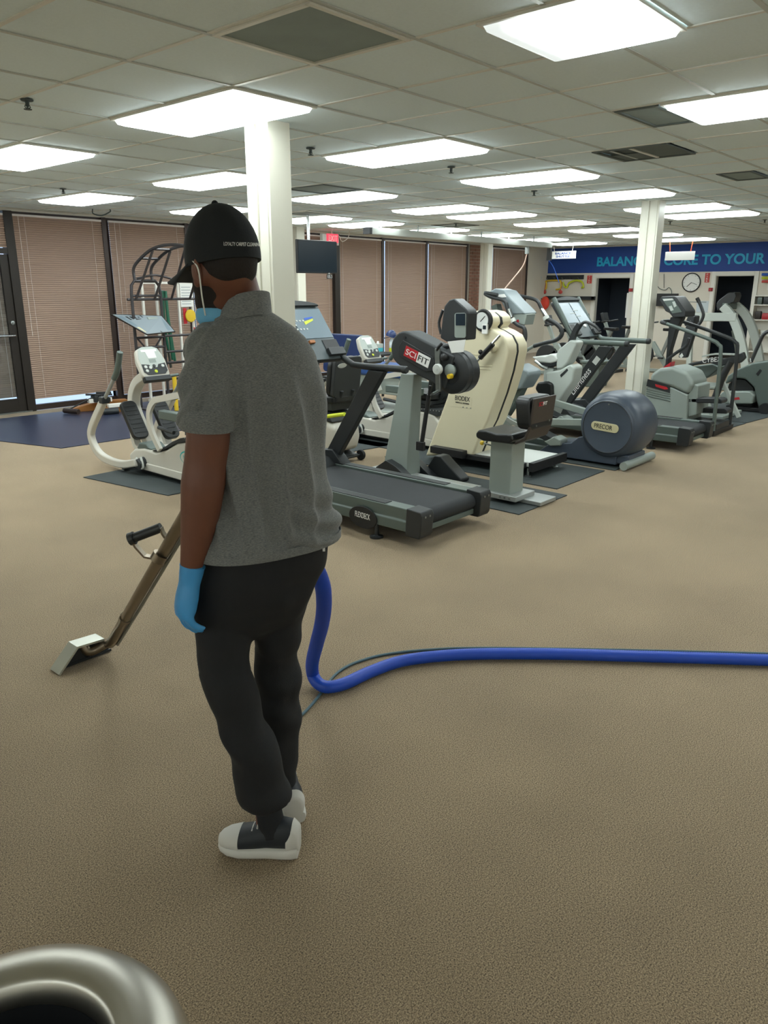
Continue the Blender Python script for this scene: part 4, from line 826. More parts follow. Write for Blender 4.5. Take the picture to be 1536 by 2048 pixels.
# ---------------------------------------------------------------- hooded stair climber
def climber():
    X = 9.5; W = .52; t = thing('stair_climber', 'grey hooded stair climber with bent handrails behind the far treadmill', 'exercise machine', (X+W/2, 3.6, 0))
    lo = PX([(1283,845),(1290,788),(1298,764),(1345,776),(1375,790),(1372,848)], X)
    up = PX([(1298,764),(1300,748),(1318,737),(1345,733),(1376,745),(1388,768),(1375,790),(1345,776)], X)
    MB().prism(lo, MX*W).build('lower_housing', 'machine_grey', t, bevel=.012)
    MB().prism(up, MX*W).build('hood', 'machine_grey', t, bevel=.05, seg=3)
    MB().prism([p+Vector((-.002,0,0)) for p in PX([(1296,758),(1340,771),(1340,786),(1293,772)], X)], MX*-.006).build('label_panel', 'charcoal', t)
    MB().prism([p+Vector((-.009,0,0)) for p in PX([(1311,768),(1334,774),(1337,778),(1330,779),(1312,773)], X)], MX*-.002).build('red_mark', 'logo_red', t)
    for k in range(4): MB().bar(pX(1293,778+k*4.5,X-.002), pX(1341,789+k*4.5,X-.002), .006, .008).build('vent_groove', 'frame_green', t)
    MB().prism(PX([(1375,790),(1388,768),(1397,772),(1392,830),(1376,835)], X+.05), MX*(W-.1)).build('rear_cheek', 'machine_grey', t, bevel=.015)
    MB().box((X+.02,3.0,.05),(X+W-.02,4.05,.14)).build('base', 'charcoal', t, bevel=.01)
    for yy in (3.02, 4.0): MB().box((X-.06,yy-.03,.01),(X+W+.12,yy+.03,.07)).build('floor_bar', 'black_plastic', t, bevel=.008)
    # steps
    for k, z in ((0,.42),(1,.27)):
        x = X+.05+k*.23; MB().prism([(x,y,z_) for y, z_ in ((3.42,z),(3.02,z+.03),(2.98,z+.01),(2.98,z-.03),(3.42,z-.06))], (.2,0,0)).build('step', 'charcoal', t, bevel=.012)
        MB().bar((x+.1,3.4,z-.05),(x+.1,3.9,.3),.08,.06).build('step_arm', 'charcoal', t)
    # mast and console
    xm = X+W/2
    MB().prism(PX([(1322,742),(1330,728),(1336,660),(1340,634),(1366,634),(1352,660),(1340,700),(1334,745)], xm-.06), MX*.12).build('mast', 'charcoal', t, bevel=.015)
    MB().prism(PX([(1326,735),(1342,724),(1338,742)], xm-.07), MX*.14).build('mast_collar', 'logo_red', t)
    cn = PX([(1318,600),(1322,593),(1348,592),(1352,595),(1371,622),(1370,634),(1346,636),(1338,626),(1330,622)], xm-.2)
    MB().prism(cn, MX*.34).build('console', 'charcoal', t, bevel=.015)
    MB().prism([p+Vector((-.003,0,0)) for p in PX([(1324,597),(1346,596),(1364,624),(1345,627)], xm-.2)], MX*-.004).build('console_face', 'frame_green', t)
    MB().prism([p+Vector((-.009,0,0)) for p in PX([(1326,598),(1345,597),(1348,600),(1328,602)], xm-.2)], MX*-.002).build('paper_strip', 'grey_light', t)
    for pts in ([(1345,604),(1350,602),(1354,612),(1349,615)], [(1338,613),(1344,611),(1348,620),(1342,622)]):
        MB().prism([p+Vector((-.009,0,0)) for p in PX(pts, xm-.2)], MX*-.002).build('key_block', 'machine_pale', t)
    for s, pts in ((X-.01, [(1336,718),(1352,706),(1372,692),(1378,676)]),):
        MB().tube(PX(pts, s+.2), .02, 8, 4).build('brace', 'charcoal', t)
    # rails: bend at the front, run back and drop to the floor bar
    for x in (X-.02, X+W+.06):
        MB().tube([(x,3.72,1.30),(x,3.45,1.22),(x,3.17,1.13),(x,3.08,1.08),(x,3.04,.95),(x,3.02,.05)], .022, 10, 4).build('handrail', 'frame_green' if x < X else 'charcoal', t)
    MB().tube([(X-.02,3.72,1.30),(X+.02,3.8,1.315),(X+W/2,3.84,1.32),(X+W+.02,3.8,1.315),(X+W+.06,3.72,1.30)], .022, 10, 4).build('front_rail', 'charcoal', t)
    return t
climber()
# ---------------------------------------------------------------- arc trainer
def arc_trainer():
    X = 10.75; t = thing('arc_trainer', 'dark arc trainer with lettered side arm and pale frame legs', 'exercise machine', (X+.35, 4.0, 0))
    arm = [(1355,747),(1358,735),(1380,726),(1420,718),(1450,717),(1466,712),(1486,704),(1490,716),(1480,726),(1458,728),(1440,733),(1420,726),(1385,731),(1365,748)]
    MB().prism(PX(arm, X), MX*.09).build('side_arm', 'charcoal', t, bevel=.015)
    a, b = pX(1378,744,X+.1), pX(1436,736,X+.1)
    MB().prism(PX([(1357,746),(1385,733),(1425,728),(1440,735),(1420,752),(1395,762),(1375,755)], X+.12), MX*.3).build('shroud', 'frame_green', t, bevel=.02)
    MB().ribbon(PX([(1405,713),(1430,708),(1470,709)], X+.02), .06, .02, MX, 3).build('arm_trim', 'machine_pale', t)
    c = pX(1424,719.5,X-.002); dd = (pX(1444,717.5,X-.002)-pX(1404,721.5,X-.002)).normalized()
    text('lettering', 'CYBEX', 'logo_white', t, c, dd, MX.cross(dd)*1 if MX.cross(dd).z > 0 else -MX.cross(dd), .062, .25, .001, shear=.1)
    MB().tube(PX([(1462,722),(1445,755),(1430,795),(1424,800)], X+.03), .045, 10, 4).build('rear_leg', 'charcoal', t)
    for x in (X+.0, X+.55):
        MB().bar(pX(1397,752,x), pX(1425,832,x), .06, .05).build('frame_leg', 'machine_pale', t, bevel=.008)
        MB().bar(pX(1440,752,x+.1), pX(1478,835,x+.1), .06, .05).build('frame_leg', 'machine_pale', t, bevel=.008)
    MB().box((X-.05,3.3,.012),(X+.75,4.4,.06)).build('base', 'machine_grey', t, bevel=.01)
    # front: mast with console and handlebars
    MB().prism(PX([(1356,715),(1362,690),(1372,650),(1380,640),(1392,655),(1384,680),(1372,716)], X+.3), MX*.1).build('mast', 'charcoal', t, bevel=.015)
    MB().prism(PX([(1358,712),(1364,706),(1367,712),(1362,716)], X+.295), MX*.002).build('mast_label', 'grey_light', t)
    MB().tube(PX([(1394,596),(1400,608),(1406,624),(1406,634),(1400,646),(1390,656)], X+.25), .022, 8, 4).build('handlebar', 'charcoal', t)
    MB().tube(PX([(1394,596),(1398,604)], X+.25), .026, 8).build('handlebar_tip', 'vinyl_black', t)
    MB().tube(PX([(1382,622),(1387,628),(1384,638),(1376,645),(1370,650)], X+.6), .02, 8, 4).build('handlebar', 'charcoal', t)
    MB().prism(PX([(1372,640),(1376,630),(1390,632),(1388,648),(1374,652)], X+.35), MX*.2).build('console', 'charcoal', t, bevel=.015)
    return t
arc_trainer()
# ---------------------------------------------------------------- big green-grey stepper at the right edge and arched frame behind it
def edge_machine():
    X = 11.75; t = thing('seated_stepper', 'large green-grey seated stepper cut by the right picture edge', 'exercise machine', (X+.3, 3.1, 0))
    pr = [(1448,768),(1455,752),(1475,738),(1505,726),(1545,720),(1600,728),(1610,780),(1600,830),(1545,826),(1520,826),(1512,800),(1508,775),(1490,758),(1470,756),(1456,766)]
    MB().prism(PX(pr, X), MX*.5).build('housing', 'frame_green', t, bevel=.03, seg=3)
    MB().prism(PX([(1458,768),(1470,758),(1490,760),(1506,776),(1510,800),(1500,815),(1470,815),(1452,790)], X+.08), MX*.34).build('wheel_well', 'black_plastic', t)
    MB().prism(PX([(1438,790),(1445,783),(1500,783),(1508,792),(1504,808),(1450,808)], X-.06), MX*.3).build('pedal_cover', 'machine_grey', t, bevel=.02)
    MB().prism([p for p in PX([(1466,796),(1478,794),(1480,799),(1468,800)], X-.063)], MX*-.002).build('red_mark', 'logo_red', t)
    MB().prism(PX([(1512,748),(1520,738),(1524,741),(1516,752)], X-.003), MX*-.003).build('vent_slot', 'black_plastic', t)
    MB().box((X-.02,2.7,.012),(X+.5,3.6,.07)).build('base', 'black_plastic', t, bevel=.01)
    MB().lathe([(.08,0),(.08,.06)], (X-.04,3.05,.08), (-1,0,0), 16).build('caster', 'rubber_black', t)
    MB().tube(PX([(1502,724),(1516,692),(1528,668),(1545,660)], X+.1), .025, 8, 4).build('lever', 'charcoal', t)
    MB().lathe([(.03,0),(.03,.05)], pX(1501,724,X+.1), (0,.3,.9), 10).build('lever_collar', 'chrome', t)
    return t
edge_machine()
def arch_frame():
    X = 14.0; t = thing('arched_press', 'pale machine of two arched posts with a dark tilted console', 'exercise machine', (X+.3, 4.5, 0))
    for x, pts in ((X, [(1446,612),(1462,630),(1474,655),(1484,690),(1492,735),(1496,790)]), (X+.5, [(1466,606),(1490,628),(1506,660),(1516,700),(1522,745),(1526,790)])):
        P = PX(pts, x); P[-1].z = .0; MB().ribbon(P, .10, .14, MX, 5).build('arched_post', 'machine_pale', t, bevel=.015)
    MB().bar(pX(1384,634,X), pX(1474,634,X), .12, .14).build('cross_beam', 'machine_pale', t, bevel=.012)
    MB().bar(pX(1450,612,X), pX(1470,612,X+.5), .1, .1).build('top_link', 'frame_green', t, bevel=.01)
    MB().prism(PX([(1432,608),(1438,600),(1456,586),(1470,584),(1472,592),(1468,604),(1448,612),(1434,622)], X+.1), MX*.3).build('console', 'charcoal', t, bevel=.015)
    P = PX([(1386,634),(1380,690),(1378,760)], X); P[-1].z = 0
    MB().ribbon(P, .08, .08, MX).build('front_post', 'machine_pale', t)
    MB().tube(PX([(1470,660),(1476,690),(1480,720)], X+.1), .06, 10).build('plate_stack', 'frame_green', t)
    MB().box((X-.02,P[-1].y-4.4+3.6,.01),(X+.6,P[-1].y+.05,.06)).build('base', 'machine_grey', t, bevel=.01)
    return t
arch_frame()
mat('cage_tube', '#434042', .35, metal=.4)
mat('chart_paper', '#838d93', .6); mat('band_green', '#1c5c45', .5); mat('band_dark', '#2f332c', .6)
mat('rail_grey', '#b4b8b2', .35); mat('fire_red', '#c4463f', .5); mat('screen_tv', '#16242e', .3, spec=.25); mat('rope_pink', '#d8b9a8', .6); mat('bin_liner', '#0b0c10', .6); mat('bin_steel', '#a9a59c', .3, metal=1.)
# ---------------------------------------------------------------- stretching cage by the blinds
def cage():
    Y = 10.0; t = thing('stretching_cage', 'black tubular stretching cage with arched top in front of the blinds', 'exercise machine', (6.35, 9.7, 0))
    q = lambda pts, y=Y: [pY(a, b, y) for a, b in pts]
    def tb(name, pts, r=.017, y=Y, sm=0, m_='cage_tube'): return MB().tube(q(pts, y) if not isinstance(pts[0], Vector) else pts, r, 8, sm).build(name, m_, t)
    a, b = pY(258,590,Y), pY(321,590,Y); xa, xb = 6.06, 6.53
    MB().tube([(xa,Y,0),(xa,Y,1.62),(xa+.01,Y,1.74),(xa+.06,Y,1.80),(xb-.07,Y,1.80),(xb-.02,Y,1.74),(xb,Y,1.62),(xb,Y,0)], .022, 8).build('front_hoop', 'cage_tube', t)
    for z in (1.60, 1.27, 1.02, .88, .42): MB().tube([(xa,Y,z),(xb,Y,z)], .0175, 8).build('rung', 'cage_tube', t)
    MB().tube([(xa-.06,Y+.02,1.55),(xb+.75,Y+.02,1.55)], .019, 8).build('long_rung', 'cage_tube', t)
    for z in (1.03, .80, .64, .40): MB().tube([(xb,Y,z),(xb+.7,Y,z)], .0175, 8).build('side_rung', 'cage_tube', t)
    MB().tube([(xb+.7,Y,0),(xb+.7,Y,1.8)], .018, 8).build('rear_post', 'cage_tube', t)
    for x in (xa+.07, xb-.12):
        arc = [Vector((x,Y,1.80)),Vector((x,Y,1.97)),Vector((x+.05,Y-.12,2.10)),Vector((x+.12,Y-.32,2.22)),Vector((x+.22,Y-.55,2.27)),Vector((x+.32,Y-.85,2.24)),Vector((x+.38,Y-1.1,2.10)),Vector((x+.4,Y-1.2,1.9))]
        MB().tube(arc, .021, 8, 5).build('arch_tube', 'cage_tube', t)
    for k, (dx, dy, z) in enumerate(((.05,-.12,2.10),(.12,-.32,2.22),(.22,-.55,2.27),(.32,-.85,2.24))):
        MB().tube([(xa+.07+dx,Y+dy,z),(xb-.12+dx,Y+dy,z)], .0175, 8).build('arch_rung', 'cage_tube', t)
    for x, dx, dy, z, ex in ((xa+.07,.12,-.32,2.2,0),(xb-.12,.12,-.32,2.2,.02),(xb-.12,.22,-.55,2.26,.3),(xb-.12,.32,-.85,2.23,.62)):
        MB().tube([(x+dx,Y+dy,z),(x+ex,Y,1.56)], .0175, 8).build('diagonal_brace', 'cage_tube', t)
    MB().tube([(xa+.1,Y,1.83),(xa+.35,Y-.1,1.88),(xb+.3,Y-.05,1.80)], .015, 8, 4).build('bowed_brace', 'cage_tube', t)
    for s in (-1, 1): MB().tube([(xa+.23+s*.2,Y,1.02),(xa+.23+s*.1,Y,.9),(xa+.23+s*.18,Y,.62),(xa+.23+s*.06,Y,.55)], .015, 8).build('lower_brace', 'cage_tube', t)
    MB().tube([(xa+.02,Y-.02,1.27),(xb-.1,Y-.02,1.265)], .022, 10).build('padded_bar', 'charcoal', t); MB().tube([(xa+.2,Y-.02,1.268),(xa+.36,Y-.02,1.267)], .04, 12).build('foam_roll', 'machine_grey', t)
    # exercise chart on a slanted board
    c = [Vector((5.76,Y+.1,1.36)),Vector((6.52,Y-.02,1.32)),Vector((6.56,Y-.26,1.10)),Vector((6.08,Y-.28,1.08))]
    n = (c[1]-c[0]).cross(c[3]-c[0]).normalized(); n = n if n.z > 0 else -n
    brd = MB().prism(c, n*-.012).build('chart_board', 'bronze_dark', t)
    def on(u, v, d): 
        top = c[0].lerp(c[1], u); bot = c[3].lerp(c[2], u); return top.lerp(bot, v)+n*d
    def quad(u0, u1, v0, v1, m_, d, nm_): MB().prism([on(u0,v0,d),on(u1,v0,d),on(u1,v1,d),on(u0,v1,d)], n*.001).build(nm_, m_, brd, smooth=0)
    quad(.03,.97,.03,.97,'chart_paper',.001,'chart_sheet'); quad(.06,.16,.1,.6,'console_blue',.0025,'chart_block'); quad(.06,.16,.65,.9,'gold_badge',.0025,'chart_block'); quad(.53,.56,.03,.97,'charcoal',.0025,'chart_fold'); quad(.8,.94,.1,.9,'console_blue',.0025,'chart_block')
    for i in range(4):
        for j in range(3): quad(.20+i*.08, .245+i*.08, .12+j*.28, .30+j*.28, 'charcoal', .0025, 'chart_figure')
    for xx, yy in ((xa,Y),(xb,Y),(xb+.7,Y)): MB().box((xx-.04,yy-.3,.0),(xx+.04,yy+.2,.03)).build('foot', 'cage_tube', t, bevel=.005)
    return t
cage()
def white_rack():
    Y = 10.62; t = thing('white_rack', 'white tube rack with hanging green bands behind the cage', 'rack', (6.95, Y, 0))
    x0, x1, x2 = 6.62, 6.86, 7.5
    for x in (x0, x1, 7.25, x2): MB().bar((x,Y,0),(x,Y,1.78),.035,.035).build('post', 'white_paint', t, bevel=.004)
    MB().bar((x0,Y,1.78),(x2,Y,1.78),.035,.035).build('top_bar', 'white_paint', t, bevel=.004)
    MB().bar((x0-.02,Y-.15,.02),(x2,Y-.15,.02),.04,.04).build('floor_bar', 'white_paint', t)
    MB().box((x0-.02,Y-.16,0),(x0+.02,Y+.05,.04)).box((x2-.02,Y-.16,0),(x2+.02,Y+.05,.04)).build('side_foot', 'white_paint', t)
    g = [MB().tube([(6.95+a,Y-.04-b,1.66),(6.93+a*1.6,Y-.05-b,1.2),(6.97+a*2,Y-.05,.72-c)], .022, 8, 4) for a, b, c in ((0,0,0),(.03,.03,.1),(-.03,.02,.05),(.05,.0,.12))]
    for k in g: k.build('green_band', 'band_green', t)
    MB().tube([(6.96,Y-.05,.8),(6.98,Y-.06,.5)], .02, 8).build('dark_strap', 'band_dark', t)
    MB().lathe([(.012,0),(.012,.06)], (6.96,Y-.06,1.66), (0,1,0), 8).build('hook', 'steel_dull', t)
    MB().box((7.27,Y-.03,1.42),(7.5,Y-.02,1.77)).build('notice', 'paper_white', t)
    for k in range(7): MB().box((7.29,Y-.032,1.46+k*.042),(7.46,Y-.0305,1.468+k*.042)).build('notice_line', 'console_grey', t)
    MB().lathe([(.0,-.02),(.09,-.015),(.1,0),(.09,.015),(.0,.02)], (7.42,Y-.05,1.28), (0,1,0), 20).build('disc_toy', 'yellow_plastic', t); MB().box((7.3,Y-.035,1.16),(7.36,Y-.025,1.4)).build('red_flag', 'logo_red', t); MB().box((7.48,Y-.035,.9),(7.5,Y-.025,1.1)).build('red_tag', 'logo_red', t)
    return t
white_rack()
# ---------------------------------------------------------------- wooden ski machine on the navy mat
def ski_machine():
    t = thing('ski_machine', 'wooden ski exerciser lying on the floor below the blinds', 'exercise machine', (5.9, 10.3, 0))
    z = .01
    MB().prism([(5.15,10.45,z),(5.25,10.4,z+.06),(5.6,10.32,z+.13),(6.0,10.26,z+.12),(6.0,10.26,z)], (.05,.14,0)).build('main_beam', 'wood_orange', t, bevel=.006)
    MB().prism([(5.4,10.05,z),(5.4,10.05,z+.07),(5.95,9.93,z+.07),(5.95,9.93,z)], (.03,.09,0)).build('side_beam', 'wood_orange', t, bevel=.006)
    MB().bar((5.4,10.28,.17),(5.72,10.22,.17),.09,.06).build('white_ski', 'white_paint', t, bevel=.006); MB().bar((5.55,10.02,.11),(5.95,9.94,.11),.08,.05).build('white_ski', 'white_paint', t, bevel=.006)
    for d in (-.05,.05): MB().box((5.5+d,10.18,.15),(5.56+d,10.3,.24)).build('ski_clamp', 'black_plastic', t, bevel=.01)
    for k, (a, b) in enumerate((((5.38,10.3,.26),(5.6,10.2,.25)),((5.46,10.3,.25),(5.72,10.18,.24)),((5.55,10.32,.27),(5.74,10.24,.26)))): MB().tube([a, b], .014, 8).build('pole_grip', 'black_plastic', t)
    MB().tube([(5.12,10.45,.05),(5.2,10.2,.05)], .035, 10).build('nose_roller', 'bronze_metal', t); MB().tube([(5.42,9.93,.05),(5.62,9.88,.05)], .045, 10).build('foam_end', 'charcoal', t)
    MB().tube([(5.18,10.4,.07),(5.5,10.2,.25),(5.66,10.22,.22)], .01, 6).build('tow_cord', 'black_plastic', t)
    MB().lathe([(.03,-.02),(.03,.02)], (5.68,10.2,.17), (0,1,0), 12).build('wheel', 'black_plastic', t)
    MB().bar((5.5,10.03,.04),(5.55,10.35,.05),.05,.04).bar((5.66,10.0,.04),(5.7,10.35,.05),.05,.04).build('cross_brace', 'wood_orange', t)
    return t
ski_machine()
def cone(x, y, label):
    t = thing('training_cone', label, 'cone', (x, y, 0), 'orange training cones')
    MB().lathe([(.055,.02),(.018,.17),(.012,.175)], (x,y,0), n=18).build('cone_body', 'orange_plastic', t); MB().rrect((x,y,0), MX, MY, .14, .14, .03, (0,0,.02)).build('base', 'orange_plastic', t, bevel=.003)
for x, y, l in ((6.62,9.32,'leftmost orange training cone behind the left stepper'),(6.72,9.12,'middle orange training cone behind the left stepper'),(6.88,9.02,'right orange training cone nearest the man')): cone(x, y, l)
tg = MB().tube([(6.32,9.5,.012),(6.32,9.5,.5)], .03, 10).build('yellow_post', 'yellow_plastic', loc=(6.32,9.5,0)); tag(tg, 'yellow upright post standing behind the stepper console', 'post')
tg = MB().rrect((6.75,9.25,.013), MX, MY, .45, .35, .05, (0,0,.03)).build('yellow_tray', 'yellow_plastic', loc=(6.75,9.25,0), bevel=.005)
tag(tg, 'flat yellow tray on the floor under the cones', 'tray'); 
for o in [o for o in COL.objects if o.name.startswith('training_cone')]: o.location.z = .044
def display_box():
    t = thing('poster_stand', 'dark stand with blue sky pictures beside the cage', 'stand', (7.05, 9.55, 0))
    MB().box((6.85,9.5,.0),(7.5,9.62,.95)).build('panel', 'bronze_dark', t, bevel=.006)
    MB().box((6.98,9.494,.62),(7.45,9.4995,.93)).build('picture', 'sky_print', t); MB().box((6.92,9.494,.36),(7.45,9.4995,.55)).build('picture', 'sky_print', t)
    return t
def sky_print():
    m = mat('sky_print', '#2f74b8', .4); nt = m.node_tree; tc = nt.nodes.new('ShaderNodeTexCoord'); n = nt.nodes.new('ShaderNodeTexNoise'); n.inputs['Scale'].default_value = 4
    r = nt.nodes.new('ShaderNodeValToRGB'); r.color_ramp.elements[0].color = (*lin('#12284a'),1); r.color_ramp.elements[0].position = .35; r.color_ramp.elements[1].color = (*lin('#8fc4ea'),1); r.color_ramp.elements[1].position = .68
    nt.links.new(tc.outputs['Object'], n.inputs['Vector']); nt.links.new(n.outputs['Fac'], r.inputs['Fac']); nt.links.new(r.outputs['Color'], nt.nodes['Principled BSDF'].inputs['Base Color'])
sky_print()
display_box()
# ---------------------------------------------------------------- small table with tissue box, spray bottle and cap
tb = pz(768, 706, .72); tx, ty, tz = tb.x, tb.y, .72
t = thing('side_table', 'small black side table below the blinds', 'table', (tx, ty, 0))
MB().box((tx-.32,ty-.16,tz-.03),(tx+.2,ty+.2,tz)).build('table_top', 'black_plastic', t, bevel=.004)
for a in (-.3,.18):
    for b in (-.14,.18): MB().bar((tx+a,ty+b,0),(tx+a,ty+b,tz-.03),.03,.03).build('leg', 'black_plastic', t)
c = pz(756, 703, tz); t = thing('tissue_box', 'teal and white tissue box on the side table', 'tissue box', (c.x, c.y, tz))
MB().box((c.x-.06,c.y-.06,tz),(c.x+.06,c.y+.06,tz+.06)).build('lower_box', 'teal_box', t, bevel=.004); MB().box((c.x-.06,c.y-.06,tz+.06),(c.x+.06,c.y+.06,tz+.125)).build('upper_box', 'machine_pale', t, bevel=.004); MB().ball((c.x,c.y,tz+.135), .03, 10, .8, .6, 1.1).build('tissue', 'paper_white', t)
c = pz(783, 703, tz); t = thing('spray_bottle', 'clear spray bottle with lime liquid and a cap hung over it', 'bottle', (c.x, c.y, tz))
MB().lathe([(.035,0),(.04,.01),(.04,.06)], (c.x,c.y,tz), n=18).build('liquid', 'lime_paint', t); MB().lathe([(.04,.06),(.038,.15),(.02,.19),(.016,.22)], (c.x,c.y,tz), n=18).build('bottle', 'clear_plastic', t); MB().box((c.x-.02,c.y-.05,tz+.21),(c.x+.02,c.y+.025,tz+.25)).build('trigger_head', 'white_paint', t, bevel=.006)
cb = Vector((c.x-.02,c.y+.0,tz+.27)); t = thing('spare_cap', 'dark navy baseball cap hung on the spray bottle', 'cap', cb)
MB().lathe([(.085,0),(.083,.04),(.065,.08),(.03,.105),(0,.11)], cb-Vector((0,0,.035)), (.15,-.25,1), 20).build('crown', 'navy_vinyl', t); MB().prism([cb+Vector((-.02+.06*math.cos(k*PI/8)-.03*k/8, .06*math.sin(k*PI/8)+.06, -.05-.02*math.sin(k*PI/8))) for k in range(9)], (0,0,.006)).build('brim', 'navy_vinyl', t)
# ---------------------------------------------------------------- ceiling things: television, exit sign, rail, hanging signs
t = thing('television', 'flat black television hanging from a ceiling pole', 'television', (8.25, 8.55, CEIL))
MB().box((7.845,8.5,1.915),(8.65,8.545,2.375)).build('screen_body', 'black_plastic', t, bevel=.008); MB().box((7.86,8.496,1.935),(8.635,8.4995,2.36)).build('screen', 'screen_tv', t)
MB().tube([(8.14,8.58,2.2),(8.14,8.58,CEIL)], .025, 10).build('pole', 'chrome', t); MB().box((8.0,8.545,2.05),(8.28,8.6,2.25)).build('bracket', 'black_plastic', t)
MB().box((8.42,8.49,1.84),(8.53,8.5,1.905)).build('frequency_tag', 'black_plastic', t); text('lettering', '105.3', 'logo_white', t, (8.475,8.488,1.872), (1,0,0), (0,0,1), .045, .095, .001); MB().box((8.46,8.5,1.9),(8.49,8.52,1.93)).build('tag_clip', 'grey_light', t)
mat('exit_red', '#e03848', .5, emit='#f04058', es=.9)
e0, e1 = pY(655,467,10.4), pY(677,486,10.4); t = thing('exit_sign', 'lit red exit sign hanging by the blinds', 'sign', ((e0.x+e1.x)/2, 10.4, CEIL))
MB().box((e0.x,10.4,e1.z),(e1.x,10.46,e0.z)).build('face', 'exit_red', t, bevel=.004); MB().box((e0.x-.1,10.42,e1.z+.02),(e0.x,10.5,e0.z)).build('lamp_box', 'grey_light', t, bevel=.01); MB().box((e1.x,10.42,e1.z-.04),(e1.x+.03,10.5,e0.z)).build('side_bracket', 'grey_light', t)
text('lettering', 'EXIT', 'logo_white', t, ((e0.x+e1.x)/2,10.398,(e0.z+e1.z)/2), (1,0,0), (0,0,1), (e0.z-e1.z)*.62, (e1.x-e0.x)*.78, .001); MB().tube([((e0.x+e1.x)/2,10.43,e0.z),((e0.x+e1.x)/2,10.43,CEIL)], .012, 8).build('stem', 'grey_light', t)
MB().tube([(e1.x+.02,10.4,e0.z-.03),(e1.x+.1,10.4,e0.z-.12),(e1.x+.25,10.4,e0.z-.05),(e1.x+.3,10.4,CEIL)], .007, 6, 5).build('wire', 'cord_white', t)
RY = 8.6
r0, r1 = pY(738,467,RY), pY(1100,487,RY); zr = (r0.z+r1.z)/2
t = thing('ceiling_rail', 'long white safety rail under the ceiling along the blinds', 'rail', ((r0.x+r1.x)/2, RY, CEIL))
MB().bar((r0.x,RY,zr),(r1.x,RY,zr),.12,.11).build('beam', 'rail_grey', t, bevel=.012); MB().box((r0.x-.06,RY-.07,zr-.05),(r0.x,RY+.07,zr+.05)).build('end_plate', 'charcoal', t)
for k in range(6): x = r0.x+(r1.x-r0.x)*(k+.3)/6; MB().tube([(x,RY,zr+.05),(x,RY,CEIL)], .014, 8).build('hanger', 'steel_dull', t)
p = pY(1054,503,RY); MB().box((p.x-.03,RY-.03,zr-.2),(p.x+.03,RY+.03,zr-.05)).build('trolley', 'steel_dull', t)
MB().tube([(p.x,RY,zr-.2),pY(1047,530,RY),pY(1030,553,RY-.2),pY(1008,580,RY-.4),pY(1000,600,RY-.5)], .013, 8, 5).build('rope', 'rope_pink', t)
p = pY(1099,505,RY); MB().box((p.x-.04,RY-.04,zr-.3),(p.x+.04,RY+.04,zr-.05)).build('trolley', 'charcoal', t); MB().tube([(p.x,RY,zr-.3),pY(1107,535,RY-.1),pY(1118,565,RY-.3)], .008, 6, 4).build('strap', 'blue_vinyl', t)
def hang_sign(x0, y0, x1, y1, D, label, words=None, cords='cord_white'):
    a, b, c = pX(x0,y0,D), pX(x1,y0,D), pX(x0,y1,D); t = thing('hanging_sign', label, 'sign', ((a.x+b.x)/2, (a.y+b.y)/2, CEIL))
    MB().box((D,b.y,c.z),(D+.015,a.y,a.z)).build('board', 'paper_white', t, bevel=.003)
    for k in (.15,.85): y = a.y+(b.y-a.y)*k; MB().tube([(D+.007,y,a.z),(D+.007,y+.03*(1 if k < .5 else -1),CEIL)], .008, 6).build('cord', cords, t)
    if words:
        for i, w in enumerate(words): text('lettering', w, 'band_blue', t, (D-.001,(a.y+b.y)/2,a.z+(c.z-a.z)*(.3+.4*i)), (0,-1,0), (0,0,1), (a.z-c.z)*.30, (a.y-b.y)*(.62 if i == 0 else .54), .001, bold=.03)
    return t
hang_sign(1101,503,1152,518,17.6,'white hanging sign lettered in blue at the end of the rail',['BALANCE','SHUTTLE'])
hang_sign(1331,504,1390,521,17.0,'blank white hanging sign on orange cords before the blue band',None,'orange_plastic')
t = thing('ceiling_hook', 'bent wire hook hanging from the ceiling near the door', 'hook', (gx(5.73),gy(11.9),CEIL))
MB().tube([(gx(5.7),gy(11.9),CEIL),(gx(5.7),gy(11.9),CEIL-.06),(gx(5.85),gy(11.8),CEIL-.08),(gx(6.0),gy(11.7),CEIL-.03),(gx(6.0),gy(11.7),CEIL)], .008, 6, 4).build('wire', 'vent_dark', t)
# ---------------------------------------------------------------- blue wall: clock, screen, signs, racks, shelf
c = pX(1383,565,XB-.01); t = thing('wall_clock', 'round white wall clock with black rim', 'clock', c); A = (-1,0,0)
MB().lathe([(.2,0),(.222,.0),(.225,.02),(.205,.032),(.2,.02)], c, A, 36, False).build('rim', 'black_plastic', t); MB().lathe([(.0,.014),(.202,.014),(.202,.006)], c, A, 36).build('dial', 'paper_white', t)
for k in range(12): a = k*PI/6; MB().bar(c+Vector((-.0155,.165*math.sin(a),.165*math.cos(a))), c+Vector((-.0155,.185*math.sin(a),.185*math.cos(a))), .008, .002, MX).build('hour_mark', 'charcoal', t)
MB().bar(c+Vector((-.018,-.005,0)), c+Vector((-.018,.10,-.10)), .014, .003, MX).build('hour_hand', 'black_plastic', t); MB().bar(c+Vector((-.018,0,0)), c+Vector((-.018,-.14,-.05)), .009, .003, MX).build('minute_hand', 'black_plastic', t)
a, b = pX(1313,587,XB-.12), pX(1353,613,XB-.12); t = thing('wall_screen', 'small black wall screen under trailing cables', 'television', (XB-.1,(a.y+b.y)/2,b.z))
MB().box((XB-.12,b.y,b.z),(XB-.06,a.y,a.z)).build('screen', 'black_plastic', t, bevel=.006); MB().box((XB-.06,(a.y+b.y)/2-.08,b.z+.08),(XB-.001,(a.y+b.y)/2+.08,a.z-.08)).build('bracket', 'black_plastic', t)
